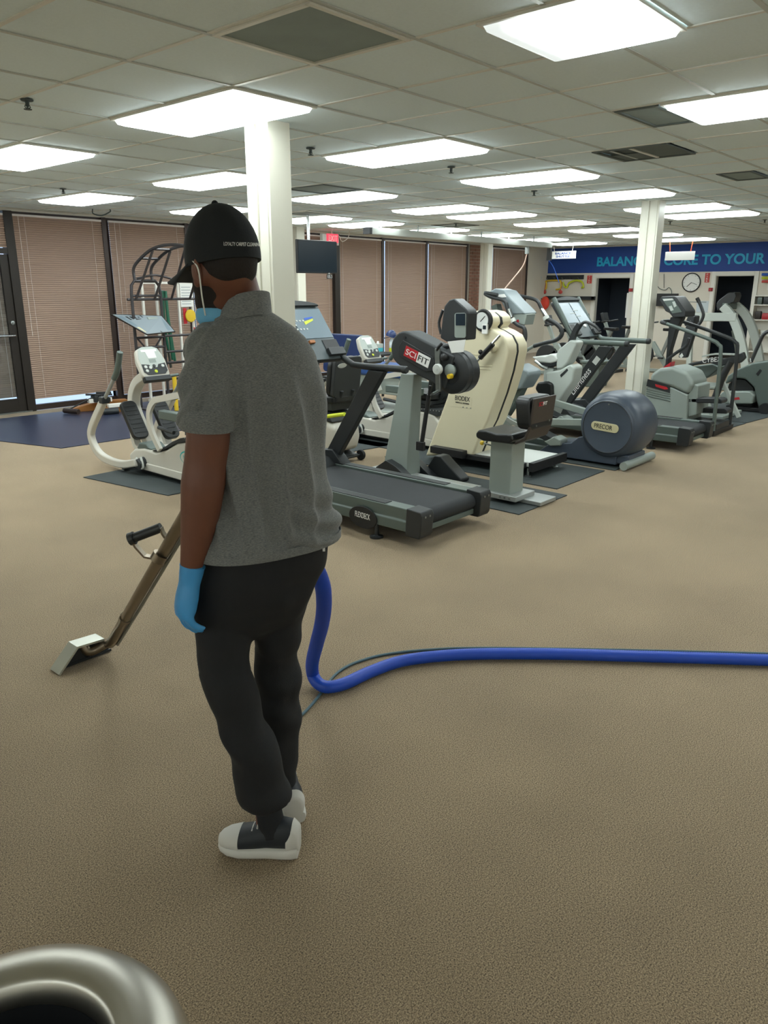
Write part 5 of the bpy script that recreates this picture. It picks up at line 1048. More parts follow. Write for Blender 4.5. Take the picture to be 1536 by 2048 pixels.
MB().tube(PX([(1309,562),(1318,576),(1330,580),(1338,575),(1343,582),(1343,588)], XB-.03), .008, 6, 5).build('cable', 'frame_green', t); MB().tube(PX([(1328,548),(1328,576)], XB-.02), .006, 6).build('cable', 'charcoal', t)
def red_sign(x0, y0, x1, y1, label):
    a, b = pX(x0,y0,XB-.006), pX(x1,y1,XB-.006); t = thing('fire_sign', label, 'sign', (XB,(a.y+b.y)/2,b.z), 'red fire signs')
    MB().box((XB-.012,b.y,b.z),(XB-.0005,a.y,a.z)).build('plate', 'fire_red', t, bevel=.002); text('lettering', 'F\nI\nR\nE', 'logo_white', t, (XB-.013,(a.y+b.y)/2,(a.z+b.z)/2), (0,-1,0), (0,0,1), (a.z-b.z)*.85, (a.y-b.y)*.4, .001)
red_sign(1175,551,1183,567,'red vertical sign left of the nearer dark doorway'); red_sign(1411,546,1418,565,'red vertical sign right of the clock')
def alarm(x, y, label):
    a = pX(x,y,XB-.03); t = thing('fire_alarm', label, 'alarm', a, 'red fire alarms'); MB().obox(a, MX*.03, MY*.045, MZ*.04).build('body', 'red_paint', t, bevel=.008); MB().lathe([(.02,0),(.02,.012)], a+Vector((-.03,0,0)), (-1,0,0), 10).build('strobe', 'fire_red', t)
alarm(1261.5,580,'red fire alarm between the near doorway and far column'); alarm(1421.5,579,'red fire alarm beside the right-hand doorway')
a, b = pX(1254,586,XB-.01), pX(1267,636,XB-.01); o = MB().box((XB-.01,b.y,b.z),(XB-.001,a.y,a.z)).build('notice_board', 'paper_white', loc=(XB,a.y,b.z)); tag(o, 'tall white notice left of the far column', 'notice')
a, b = pX(1394,602,XB-.01), pX(1418,625,XB-.01); o = MB().box((XB-.01,b.y,b.z),(XB-.001,a.y,a.z)).build('wall_paper_sheet', 'clear_plastic', loc=(XB,a.y,b.z)); tag(o, 'pale paper sheet taped below the clock', 'notice')
# tube rack with hanging handles
a, b = pX(1088,553,XB-.02), pX(1167,557,XB-.02); t = thing('wall_rack', 'black wall rail with hooks under the blue band', 'rack', (XB,(a.y+b.y)/2,b.z)); MB().box((XB-.02,b.y,b.z-.02),(XB-.001,a.y,a.z+.03)).build('rail', 'charcoal', t, bevel=.003)
for k in range(5): y = a.y+(b.y-a.y)*(k+.5)/5; MB().tube([(XB-.02,y,b.z),(XB-.09,y,b.z),(XB-.1,y,b.z+.03)], .008, 6).build('hook', 'steel_dull', t)
for k, (x0, lab) in enumerate(((1089,'yellow bent exercise handle at the left of the wall rail'),)):
    tag(MB().tube(PX([(1087,579),(1092,577),(1093,566),(1093,562),(1118,561),(1122,566),(1121,577),(1112,579)], XB-.07), .022, 8, 3).build('exercise_handle', 'yellow_plastic', loc=pX(1105,561,XB-.07)), lab, 'handle')
tag(MB().tube(PX([(1126,564),(1128,572),(1134,575),(1138,566),(1152,561),(1164,564),(1167,574),(1163,575)], XB-.10), .025, 8, 3).build('yellow_tubing', 'lime_paint', loc=pX(1150,565,XB-.07)), 'yellow exercise tubing looped over the wall rail', 'tubing')
for x, lab in ((1089,'red mitt hanging below the left end of the handle'),(1121,'red mitt hanging below the right end of the handle')):
    c = pX(x, 584, XB-.10); tag(MB().ball(c, .055, 12, .5, 1.1, .9).tube([c+Vector((0,0,.03)), c+Vector((.04,0,.26))], .008, 6).build('red_mitt', 'fire_red', loc=c), lab, 'mitt', 'red mitts')
c = pX(1090,606,XB-.35); o = MB().ball(c, .16, 16, .5, .8, 1.1).build('red_bag', 'red_bag', loc=c); tag(o, 'bright red bag hanging at the corner below the rail', 'bag')
a = pX(1077,546,XB-.1); t = thing('blue_curtain', 'blue folded hanging at the corner of the back wall', 'curtain', (XB-.08,a.y,0))
MB().prism([(XB-.16+.03*(k % 2),a.y+.14-k*.035,0.01) for k in range(9)]+[(XB-.02,a.y-.15,0.01),(XB-.02,a.y+.14,.01)], (0,0,a.z-.0)).build('cloth', 'band_blue', t); MB().box((XB-.17,a.y-.16,a.z),(XB-.001,a.y+.15,a.z+.04)).build('header', 'band_blue', t)
c = pX(1079,556,XB-.3); tag(MB().ball(c, .09, 12, .6, .7, 1.4).build('white_bag', 'clear_plastic', loc=c), 'white plastic bag hanging over the blue curtain', 'bag')
a, b = pX(1085,592,XB-.14), pX(1186,600,XB-.14); t = thing('wall_shelf', 'dark wall shelf behind the far treadmill console', 'shelf', (XB,(a.y+b.y)/2,b.z)); MB().box((XB-.25,b.y,b.z),(XB-.001,a.y,b.z+.03)).build('board', 'charcoal', t); MB().box((XB-.02,b.y,b.z+.03),(XB-.001,a.y,a.z)).build('back_strip', 'charcoal', t)
a, b = pX(1508,590,XB-.28), pX(1560,668,XB-.28); t = thing('bookcase', 'white open bookcase at the right edge by the doorway', 'shelf', (XB-.14,(a.y+b.y)/2,0))
y0, y1 = b.y, a.y; zt = a.z
MB().box((XB-.28,y1-.03,0),(XB-.01,y1,zt)).build('side', 'white_paint', t); MB().box((XB-.28,y0,0),(XB-.01,y0+.03,zt)).build('side', 'white_paint', t); MB().box((XB-.015,y0,0),(XB-.01,y1,zt)).build('back', 'white_paint', t)
zs = [zt-.03, pX(1512,611,XB-.28).z, pX(1512,641,XB-.28).z, pX(1512,672,XB-.28).z, .3]
for z in zs: MB().box((XB-.28,y0+.03,z),(XB-.015,y1-.03,z+.025)).build('board', 'white_paint', t)
for i, (dy, w, h, m_, nm_, lab, cat) in enumerate(((.1,.1,.16,'frame_green','storage_jar','grey-green jar on the top shelf of the bookcase','jar'),(.24,.12,.17,'charcoal','storage_box','black box on the top shelf of the bookcase','box'),(.1,.12,.18,'bronze_dark','storage_book','dark book leaning on the second shelf of the bookcase','book'),(.26,.14,.14,'logo_red','red_pouch','red pouch on the second shelf of the bookcase','pouch'),(.12,.1,.12,'gold_badge','storage_basket','tan basket on the third shelf of the bookcase','basket'),(.27,.1,.1,'grey_light','storage_tub','pale tub on the third shelf of the bookcase','tub'))):
    z = zs[1+i//2]+.0255; y = y1-.03-dy; b_ = MB(); b_.loft([[Vector((XB-.2+s*k,y+w/2*r*k2,z+zz)) for s, k2 in ((-1,-1),(1,-1),(1,1),(-1,1))] for k, r, zz in ((.05,.9,0),(.055,1,h*.3),(.055,1,h*.85),(.045,.85,h))])
    tag(b_.build(nm_, m_, loc=(XB-.2,y,z), bevel=.006), lab, cat)
for k, (m_, cn) in enumerate((('blue_vinyl','blue'),('lime_paint','lime'),('fire_red','red'))):
    a = pX(1524,549+k*7,XB-.11); tag(MB().tube([(XB-.11,a.y,a.z),(XB-.11,a.y-.7,a.z+.0)], .03, 10).build('foam_bar', m_, loc=a), f'{cn} exercise bar on the wall above the bookcase', 'bar', 'exercise bars over the bookcase')
for z in (pX(1524,551,XB-.05).z-.07,): t = thing('bar_holder', 'white wall holder of the coloured exercise bars', 'holder', (XB,a.y-.3,z)); MB().box((XB-.02,a.y-.5,z-.25),(XB-.001,a.y-.1,z+.2)).build('plate', 'white_paint', t); MB().box((XB-.05,a.y-.32,z-.25),(XB-.02,a.y-.28,z-.22)).build('arm', 'white_paint', t)
# ---------------------------------------------------------------- far machines in front of the back wall
def spin_bike(x, y, label, rz=0, c1='charcoal', c2='machine_grey'):
    t = thing('spin_bike', label, 'exercise machine', (x, y, 0), 'bikes by the back wall')
    MB().box((x-.25,y-.5,0),(x+.25,y-.42,.06)).build('rear_foot', c1, t, bevel=.01); MB().box((x-.25,y+.45,0),(x+.25,y+.53,.06)).build('front_foot', c1, t, bevel=.01)
    MB().bar((x,y-.46,.05),(x,y+.49,.05),.08,.06).build('floor_beam', c2, t, bevel=.008); MB().lathe([(.24,-.03),(.25,-.02),(.25,.02),(.24,.03)], (x,y+.3,.36), (1,0,0), 28).build('flywheel', c1, t)
    MB().bar((x,y-.3,.08),(x,y+.1,.62),.08,.1).build('main_tube', c2, t, bevel=.01); MB().bar((x,y-.1,.3),(x,y-.28,.85),.05,.06).build('seat_post', 'steel_dull', t); MB().bar((x,y+.1,.55),(x,y+.3,.98),.06,.07).build('head_tube', c2, t, bevel=.008); MB().bar((x,y+.1,.5),(x,y+.3,.3),.06,.05).build('fork', c2, t)
    MB().prism([(x-.02,y-.1,.86),(x+.02,y-.1,.86),(x+.1,y-.36,.86),(x+.06,y-.42,.86),(x-.06,y-.42,.86),(x-.1,y-.36,.86)], (0,0,.06)).build('saddle', 'vinyl_black', t, bevel=.015)
    for s in (-1,1): MB().tube([(x,y+.3,.98),(x+s*.2,y+.28,1.0),(x+s*.22,y+.1,1.03)], .016, 8, 3).build('handlebar', c1, t); MB().bar((x+s*.09,y-.02,.36),(x+s*.09,y-.02+s*.15,.32),.02,.03).build('crank', 'steel_dull', t); MB().obox((x+s*.16,y-.02+s*.15,.32), MX*.05, MY*.045, MZ*.012).build('pedal', 'rubber_black', t)
    MB().obox((x,y+.32,1.1), MX*.12, (0,.03,.08), (0,-.03,.012)).build('console', c1, t, bevel=.01)
    return t
for (px_, py_), lab in (((1118,752),'black exercise bike seen under the elliptical arm'),((1192,742),'dark exercise bike behind the far treadmill posts'),((1228,735),'exercise bike left of the far white column'),((1308,745),'dark exercise bike just right of the far white column'),((1150,745),'exercise bike behind the pale upright bike')):
    p = pz(px_, py_, 0); spin_bike(p.x, p.y, lab)
def storage_bin():
    p = pz(1190, 772, 0); t = thing('storage_bin', 'grey-green plastic bin standing behind the far treadmill posts', 'bin', p)
    MB().loft([[p+Vector((a*sx,a*.7*sy,z)) for sx, sy in ((-1,-1),(1,-1),(1,1),(-1,1))] for a, z in ((.2,0),(.25,.42))]).build('tub', 'frame_green', t, bevel=.02); MB().box((p.x-.27,p.y-.2,.42),(p.x+.27,p.y+.2,.46)).build('lid', 'frame_green', t, bevel=.01)
    MB().lathe([(.05,0),(.05,.1),(.03,.14),(.03,.16)], (p.x,p.y,.461), n=14).build('jar_on_lid', 'grey_light', t)
storage_bin()
# ---------------------------------------------------------------- bin in the foreground
cx, cy, zz = .232, .866, .70
t = thing('litter_bin', 'round brushed steel litter bin at the bottom left corner', 'bin', (cx, cy, 0))
MB().lathe([(.0,.002),(.2,.002),(.205,.02),(.205,.60)], (cx,cy,0), n=64, caps=False).build('body', 'bin_steel', t)
MB().lathe([(.205,.585),(.236,.60),(.247,.64),(.2485,.675),(.241,.702),(.224,.724),(.200,.738),(.172,.744),(.150,.742),(.142,.735),(.138,.70),(.138,.55)], (cx,cy,0), n=96, caps=False).build('domed_rim', 'bin_steel', t, smooth=80)
MB().lathe([(.1375,.70),(.136,.6),(.134,.25),(0,.24)], (cx,cy,0), n=48, caps=False).build('liner', 'bin_liner', t)
def brushed():
    m = mat('bin_steel', '#c0bcb2', .4, metal=1.); nt = m.node_tree; b = nt.nodes['Principled BSDF']; b.inputs['Anisotropic'].default_value = .5
    tc = nt.nodes.new('ShaderNodeTexCoord'); n = nt.nodes.new('ShaderNodeTexNoise'); n.inputs['Scale'].default_value = 9; r = nt.nodes.new('ShaderNodeMapRange'); r.inputs['To Min'].default_value = .34; r.inputs['To Max'].default_value = .46
    nt.links.new(tc.outputs['Object'], n.inputs['Vector']); nt.links.new(n.outputs['Fac'], r.inputs['Value']); nt.links.new(r.outputs['Result'], b.inputs['Roughness'])
    return m
mb_ = brushed()
for o in t.children: o.data.materials.clear(); o.data.materials.append(MATS['bin_liner'] if o.name.startswith('liner') else mb_)
# ---------------------------------------------------------------- the man
from mathutils import noise as mnoise
from mathutils.bvhtree import BVHTree
FW = Vector((HX, HY, 0)); RT = Vector(_r0)
def mper(P): return (P-EYEV).dot(_f)/FPX              # metres per photo pixel at P
def wring(xl, xr, y, D, hd, A=30, n=36, e=2.3):
    C = pD((xl+xr)/2, y, D); a_ = math.radians(A); half = (xr-xl)/2*mper(C)
    la = math.sqrt(max(1e-6, half**2-(hd*math.sin(a_))**2))/math.cos(a_); Lx = RT*math.cos(a_)+FW*math.sin(a_); Ly = FW*math.cos(a_)-RT*math.sin(a_); R = []
    for k in range(n):
        t = 2*PI*k/n; c, s = math.cos(t), math.sin(t); R.append(C+Lx*(la*math.copysign(abs(c)**(2/e), c))+Ly*(hd*math.copysign(abs(s)**(2/e), s)))
    return R
def limb(b, L, n=20, ratio=1., sm=4):
    P = [pD(x, y, D) for x, y, D, h in L]; R = [h*mper(p) for p, (x, y, D, h) in zip(P, L)]
    Q = catmull(P, sm); b.tube(Q, list(np.interp(np.linspace(0, 1, len(Q)), np.linspace(0, 1, len(R)), R)), n); return b
def remesh(b, name, m, voxel, parent=None, loc=None, smooth=6, warp=None, sub=0):
    me = bpy.data.meshes.new('tmp'); me.from_pydata(b.v, [], b.f)
    bm = bmesh.new(); bm.from_mesh(me); bmesh.ops.triangulate(bm, faces=[f for f in bm.faces if len(f.verts) > 4]); bmesh.ops.recalc_face_normals(bm, faces=bm.faces); bm.to_mesh(me); bm.free()
    o = bpy.data.objects.new('tmp', me); COL.objects.link(o); r = o.modifiers.new('r', 'REMESH'); r.mode = 'VOXEL'; r.voxel_size = voxel
    s = o.modifiers.new('s', 'SMOOTH'); s.iterations = smooth; s.factor = .5
    dg = bpy.context.evaluated_depsgraph_get(); dg.update(); m2 = bpy.data.meshes.new_from_object(o.evaluated_get(dg)); bpy.data.objects.remove(o)
    v = [Vector(q.co) for q in m2.vertices]; nn = [Vector(q.normal) for q in m2.vertices]
    if warp: v = [p+n_*warp(p) for p, n_ in zip(v, nn)]
    out = MB(); out.v = v; out.f = [tuple(p.vertices) for p in m2.polygons]
    return out.build(name, m, parent, loc=loc, smooth=180, fix=False)
mat('skin_brown', '#6b4130', .5, noise=.10, scale=30, bump=.06, bscale=120); mat('hair_black', '#1c1512', .8, bump=.5, scale=180)
mat('trouser_black', '#17181b', .85, noise=.1, scale=60, bump=.15, bscale=300); mat('cap_black', '#14181c', .85, bump=.15, scale=240, noise=.06)
mat('glove_blue', '#3f93cf', .38, bump=.35, scale=38); mat('mask_blue', '#6fb4dc', .7); mat('shoe_white', '#c9c6bf', .6); mat('shoe_black', '#20242a', .6); mat('hose_blue', '#1546b4', .45); mat('wand_steel', '#8b7f6e', .33, metal=.9)
def heather():
    m = mat('heather_grey', '#6a6c6c', .9, bump=.12, scale=420, sheen=.2); nt = m.node_tree; b = nt.nodes['Principled BSDF']; tc = nt.nodes.new('ShaderNodeTexCoord'); mp = nt.nodes.new('ShaderNodeMapping'); mp.inputs['Scale'].default_value = (1, 1, 4)
    n = nt.nodes.new('ShaderNodeTexNoise'); n.inputs['Scale'].default_value = 160; n.inputs['Detail'].default_value = 5; r = nt.nodes.new('ShaderNodeValToRGB')
    r.color_ramp.elements[0].position = .34; r.color_ramp.elements[0].color = (*lin('#5c5e60'), 1); r.color_ramp.elements[1].position = .68; r.color_ramp.elements[1].color = (*lin('#80827f'), 1)
    nt.links.new(tc.outputs['Object'], mp.inputs['Vector']); nt.links.new(mp.outputs['Vector'], n.inputs['Vector']); nt.links.new(n.outputs['Fac'], r.inputs['Fac']); nt.links.new(r.outputs['Color'], b.inputs['Base Color'])
heather()
BASE = pz(545, 1690, 0)
# head frame
bt = math.radians(43); tilt = math.radians(9)
hf0 = -RT*math.cos(bt)+FW*math.sin(bt); hl = -RT*math.sin(bt)-FW*math.cos(bt)
hf = hf0*math.cos(tilt)-MZ*math.sin(tilt); hu = MZ*math.cos(tilt)+hf0*math.sin(tilt); HC = pD(447, 527, 2.12)
def ell(b, c, af, al, au, n=24, m=14, fx=None):
    R = []
    for i in range(m+1):
        ph = -PI/2+PI*i/m; cr = max(math.cos(ph), 1e-3)
        R.append([c+hf*(af*cr*math.cos(2*PI*k/n))+hl*(al*cr*math.sin(2*PI*k/n))+hu*(au*math.sin(ph)) for k in range(n)])
    return b.loft(R)
B = MB()
ell(B, HC+hu*.012, .098, .075, .112); ell(B, HC+hf*.035-hu*.055, .066, .060, .078)
ell(B, HC+hf*.102-hu*.040, .018, .012, .022); ell(B, HC+hf*.088-hu*.088, .02, .028, .018); ell(B, HC+hf*.075-hu*.118, .025, .026, .022)
for s in (-1, 1):
    ell(B, HC+hl*(s*.074)+hf*.004-hu*.026, .022, .010, .034); ell(B, HC+hl*(s*.03)+hf*.085-hu*.012, .012, .016, .008)
limb(B, [(466,548,2.14,44),(478,590,2.145,43),(488,620,2.15,46),(490,660,2.15,60)], 20)
B.loft([wring(430,560,650,2.14,.06), wring(400,600,690,2.14,.08), wring(400,620,760,2.14,.095), wring(430,625,850,2.14,.10), wring(435,635,980,2.14,.105), wring(420,630,1090,2.14,.10), wring(425,600,1160,2.14,.085)])
LA = [(420,690,2.05,38),(416,780,2.01,42),(417,860,1.99,44),(412,920,1.99,43),(406,970,1.985,44),(400,1030,1.985,39),(391,1090,1.98,30),(381,1140,1.975,21),(379,1175,1.975,20)]
limb(B, LA)
# right arm reaches forward to the wand, hidden by the chest
W0 = pz(214, 1300, .03); W1 = pD(365, 1040, 2.6); W2 = W1+(W1-W0)*.22
rs, re, rw = pD(572, 705, 2.22), pD(590, 900, 2.42), W2.lerp(W1, .0)
B.tube(catmull([rs, rs.lerp(re,.5), re, re.lerp(rw,.5), rw+(re-rw)*.12], 4), [.062,.055,.047,.045,.03], 16)
limb(B, [(455,1200,2.11,40),(450,1330,2.07,30),(478,1430,2.05,28),(515,1540,2.05,24),(530,1620,2.05,20),(532,1660,2.04,20)], 16)
limb(B, [(550,1200,2.19,34),(555,1300,2.22,26),(555,1380,2.22,26),(556,1480,2.22,24),(562,1590,2.22,18),(572,1625,2.2,18)], 16)
man = remesh(B, 'person', 'skin_brown', .008, loc=BASE, smooth=4)
tag(man, 'person in black cap, grey polo shirt and black trousers, head bowed, blue gloves', 'person')
# trousers
def tw(p):
    s = (p-BASE).dot(RT); z = p.z; d = (p-BASE).dot(FW)
    f = .008*mnoise.noise(Vector((s*14, d*14, z*9)))+.005*math.sin(z*38+s*16+3*mnoise.noise(Vector((s*6, d*6, z*5))))*(1 if z < .62 else .5)
    return f+.004*math.sin(z*70)*max(0, 1-z/.3)
T_ = MB(); T_.loft([wring(408,652,1085,2.14,.122), wring(398,645,1140,2.14,.128), wring(392,622,1188,2.14,.128), wring(394,606,1222,2.14,.112), wring(408,594,1250,2.14,.08), wring(436,564,1272,2.14,.035)])
limb(T_, [(455,1160,2.11,58),(448,1225,2.085,57),(447,1285,2.075,55),(452,1340,2.06,49),(477,1430,2.05,47),(504,1500,2.05,48),(520,1550,2.05,50),(529,1604,2.05,52)])
limb(T_, [(560,1160,2.18,62),(551,1225,2.20,56),(553,1270,2.21,48),(554,1310,2.22,44),(556,1380,2.22,45),(556,1470,2.22,43),(553,1530,2.22,38),(561,1592,2.22,33)])
tr = remesh(T_, 'trousers', 'trouser_black', .009, man, smooth=4, warp=tw)
# polo shirt
fold_c = pD(520, 850, 2.14)
def sw(p):
    s = (p-fold_c).dot(RT); d = (p-fold_c).dot(FW); z = p.z
    g = max(0., min(1., (1.52-z)/.12))*max(0., min(1., (z-.98)/.10))
    q = s*100+(z-1.3)*10+2.6*mnoise.noise(Vector((s*5, d*5, z*3)))
    f = .021*g*((1-abs(math.sin(q*.5)))**1.3+.5*(1-abs(math.sin(q*.23+.8)))**1.5-.45)*(1 if s > -.12 else .45)
    f += .004*mnoise.noise(Vector((s*9, d*9, z*5)))
    if s > .08 and z < 1.25: f += .008*math.sin((z+s*.6)*75+2*mnoise.noise(Vector((s*8, 0, z*8))))*min(1, (1.25-z)/.15)
    if s < -.1: f += .006*math.sin((z*1.0-s*1.4)*70)*max(0, min(1, (z-1.25)/.1))
    return f
S = MB(); S.loft([wring(452,540,622,2.145,.062), wring(428,560,636,2.145,.07), wring(404,584,654,2.14,.082), wring(384,606,676,2.14,.098), wring(380,626,710,2.14,.112), wring(388,638,760,2.14,.122), wring(408,645,830,2.14,.128), wring(420,649,910,2.14,.13), wring(420,660,990,2.14,.132), wring(409,667,1030,2.14,.138,34), wring(402,674,1062,2.14,.142,37), wring(400,674,1084,2.14,.14,37)])
limb(S, [(436,676,2.07,36),(420,700,2.04,46),(414,750,2.015,51),(413,800,2.0,53),(414,852,1.985,54)])
S.tube(catmull([rs+RT*-.03, rs+FW*.03, rs.lerp(re,.5), re.lerp(rs,.15)], 4), [.06,.068,.066,.062], 18)
sh = remesh(S, 'polo_shirt', 'heather_grey', .008, man, smooth=5, warp=sw)
# collar: a folded band that follows the neck, lower at the throat
def cring(x, y, D, r):
    C = pD(x, y, D); return [C+RT*(r*math.cos(2*PI*k/36))+FW*(r*1.05*math.sin(2*PI*k/36))+MZ*(-(RT*math.cos(2*PI*k/36)+FW*math.sin(2*PI*k/36)).dot(hf0)*r*.34) for k in range(36)]
cl = MB().loft([cring(*a) for a in ((486,648,2.145,.079),(487,636,2.145,.077),(490,612,2.145,.070),(491,598,2.145,.066),(491,597,2.145,.062),(488,632,2.145,.060))], caps=False)
cl.build('collar', 'heather_grey', man, smooth=60)
hem = MB().loft([wring(399.5,675,1071,2.14,.1425,37), wring(398.5,676,1073,2.14,.1435,37), wring(398.5,675.5,1086,2.14,.1425,37), wring(400,674,1089,2.14,.139,37)], caps=False).build('shirt_hem', 'heather_grey', man, smooth=60)
Pc = [pD(x, y, D) for x, y, D in ((414,834,1.99),(414,838,1.988),(414.5,856,1.984),(414.5,859,1.984))]
cf = MB(); d_ = (Pc[-1]-Pc[0]).normalized(); cf.tube(Pc, [54*mper(Pc[0]), 56*mper(Pc[1]), 56*mper(Pc[2]), 53*mper(Pc[3])], 28); cf.build('sleeve_cuff', 'heather_grey', man, smooth=60)
# hair and beard
H = MB(); ell(H, HC-hf*.012+hu*.004, .093, .078, .076); ell(H, HC+hf*.052-hu*.088, .055, .063, .062); ell(H, HC+hf*.032-hu*.052, .06, .076, .062); ell(H, HC-hf*.040-hu*.022, .052, .066, .046)
remesh(H, 'hair', 'hair_black', .008, man, smooth=3)
# ears stand out of the hair
for s in (1, -1):
    e = MB(); c = HC+hl*(s*.083)+hf*.006-hu*.022
    ell(e, c, .020, .008, .034, 16, 10); ell(e, c-hu*.024+hf*.004, .012, .008, .014, 12, 8); ell(e, c-hf*.012+hu*.012+hl*s*.005, .009, .006, .022, 12, 8); e.build('ear', 'skin_brown', man, smooth=90)
# cap
C0 = HC+hu*.018
def cpt(az, el, k=1., dn=0): return C0+hf*(.113*k*math.cos(el)*math.cos(az))+hl*(.092*k*math.cos(el)*math.sin(az))+hu*(.132*k*math.sin(el)-dn)
rings = []
for el in [-.16, -.1, 0, .15, .3, .45, .6, .75, .9, 1.05, 1.2, 1.35, 1.48]:
    rings.append([cpt(2*PI*k/48, el, 1-.012*(1 if k % 8 == 0 else 0)*(1 if el > .1 else 0)) for k in range(48)])
cap = MB().loft(rings).build('cap_crown', 'cap_black', man, smooth=70)
MB().ball(cpt(0, 1.57), .009, 10).build('cap_button', 'cap_black', man)
top_, bot_ = [], []
for i in range(5):
    r = i/4; row = []
    for k in range(17):
        a = math.radians(-72+144*k/16); b = cpt(a, -.10, 1.0); out = hf*(.100*r*math.cos(a*.95)**.5 if abs(a) < 1.5 else 0)+hl*(.012*r*math.sin(a)); row.append(b+out-hu*(.016*r+.026*(a/1.25)**2*r))
    top_.append(row)
vs = [p for r in top_ for p in r]+[p-hu*.004 for r in top_ for p in r]; n_ = 17*5; fs = []
for i in range(4):
    for k in range(16):
        q = (i*17+k, i*17+k+1, (i+1)*17+k+1, (i+1)*17+k); fs += [q, tuple(n_+j for j in q[::-1])]
for k in range(16): fs += [(4*17+k, 4*17+k+1, n_+4*17+k+1, n_+4*17+k), (k+1, k, n_+k, n_+k+1)]
for i in range(4): fs += [(i*17, (i+1)*17, n_+(i+1)*17, n_+i*17), ((i+1)*17+16, i*17+16, n_+i*17+16, n_+(i+1)*17+16)]
MB().add(vs, fs).build('cap_brim', 'cap_black', man, smooth=60)
# lettering sewn on the back of the cap, laid on the crown's surface
lt = text('cap_lettering', 'LOYALTY CARPET CLEANING', 'logo_white', man, (0,0,0), (1,0,0), (0,1,0), 1, 10, .02)
cm = MB().loft(rings); bvh = BVHTree.FromPolygons(cm.v, cm.f); org = Vector(man['_o'])
for v in lt.data.vertices:
    q = v.co+org; x = 484+q.x*7.3; y = 487.5-q.y*7.2+.25*((x-447)/10); d = ray(x, y); h = bvh.ray_cast(EYEV, d.normalized())
    if h[0] is not None: v.co = h[0]+h[1]*(.0012 if q.z > 0 else -.0005)*(1 if h[1].dot(d) < 0 else -1)-org
    else: v.co = EYEV+d.normalized()*(C0-EYEV).length-org
bm = bmesh.new(); bm.from_mesh(lt.data); ex = [v for v in bm.verts if bvh.find_nearest(v.co+org)[3] > .004]; bmesh.ops.delete(bm, geom=ex, context='VERTS'); bm.to_mesh(lt.data); bm.free()
# mask under the chin with ear loops
M_ = MB(); ell(M_, HC+hf*.055-hu*.124, .054, .066, .042, 24, 12); remesh(M_, 'face_mask', 'mask_blue', .006, man, smooth=3)
for s in (1, -1):
    a = HC+hl*(s*.088)+hf*.012+hu*.008; MB().tube([HC+hl*(s*.080)+hf*.03+hu*.004, a, HC+hl*(s*.092)-hf*.016-hu*.02, HC+hl*(s*.078)+hf*.006-hu*.085, HC+hl*(s*.06)+hf*.03-hu*.128], .0022, 6, 5).build('ear_loop', 'paper_white', man)
# gloves: palm, four fingers of different length and a thumb
def hand(name, wrist, down, back, across, curl, L=1., grip=None):
    # down: finger direction, back: out of the back of the hand, across: towards the little finger
    b = MB(); K = wrist+down*.095*L
    def sec(c, w, t, dn): return [c+across*(w*math.cos(2*PI*k/20))+back*(t*math.sin(2*PI*k/20)) for k in range(20)]
    b.loft([sec(wrist-down*.055,.0345,.0345,down), sec(wrist-down*.03,.0335,.033,down), sec(wrist,.034,.029,down), sec(wrist+down*.04,.042,.031,down), sec(wrist+down*.075,.046,.029,down), sec(wrist+down*.10,.043,.022,down)])
    for k, (off, ln) in enumerate(((-.037,.078),(-.0125,.088),(.0125,.082),(.037,.066))):
        p = K+across*off-down*.01; pts = [p]; dr = down.copy(); ax = across
        for j, (f, c) in enumerate(((.46,curl[0]),(.32,curl[1]),(.26,curl[2]))):
            dr = Matrix.Rotation(c*(.55+.2*k), 3, ax) @ dr; pts.append(pts[-1]+dr*ln*f)
        b.tube(catmull(pts, 4), [.0120,.0115,.0108,.0100,.0085,.005], 12)
    tp = wrist+down*.03-across*.03; d1 = (down*.75-across*.45-back*.45).normalized(); d2 = (down*.95-across*.05-back*.35).normalized()
    b.tube(catmull([tp, tp+d1*.038, tp+d1*.038+d2*.034, tp+d1*.038+d2*.058], 4), [.015,.0135,.012,.0105,.006], 12)
    return remesh(b, name, 'glove_blue', .0042, man, smooth=3)
wl = pD(379, 1166, 1.975); dn = (pD(371, 1212, 1.97)-pD(382, 1148, 1.975)).normalized()
bk = (-RT*.85-FW*.5); bk = (bk-dn*bk.dot(dn)).normalized(); ac = dn.cross(bk); ac = ac if ac.dot(FW) < 0 else -ac
s_ = 1 if (Matrix.Rotation(.5, 3, ac) @ dn).dot(RT) > dn.dot(RT) else -1
gl = hand('glove', wl, dn, bk, ac, (s_*.55, s_*.42, s_*.3), 1.)
MB().tube([wl-dn*.053, wl-dn*.049], .0352, 20).build('glove_cuff', 'glove_blue', man)
wd_dir = (W2-W0).normalized(); hdn = Vector((0,0,-1)); hdn = (rw-re).normalized()
bk2 = (MZ-hdn*MZ.dot(hdn)).normalized(); ac2 = hdn.cross(bk2)
hand('glove', rw-hdn*.085, hdn, bk2, ac2, (-.9 if (Matrix.Rotation(-.5,3,ac2) @ hdn).z < hdn.z else .9,)*1+((-.9 if (Matrix.Rotation(-.5,3,ac2) @ hdn).z < hdn.z else .9),)*2)
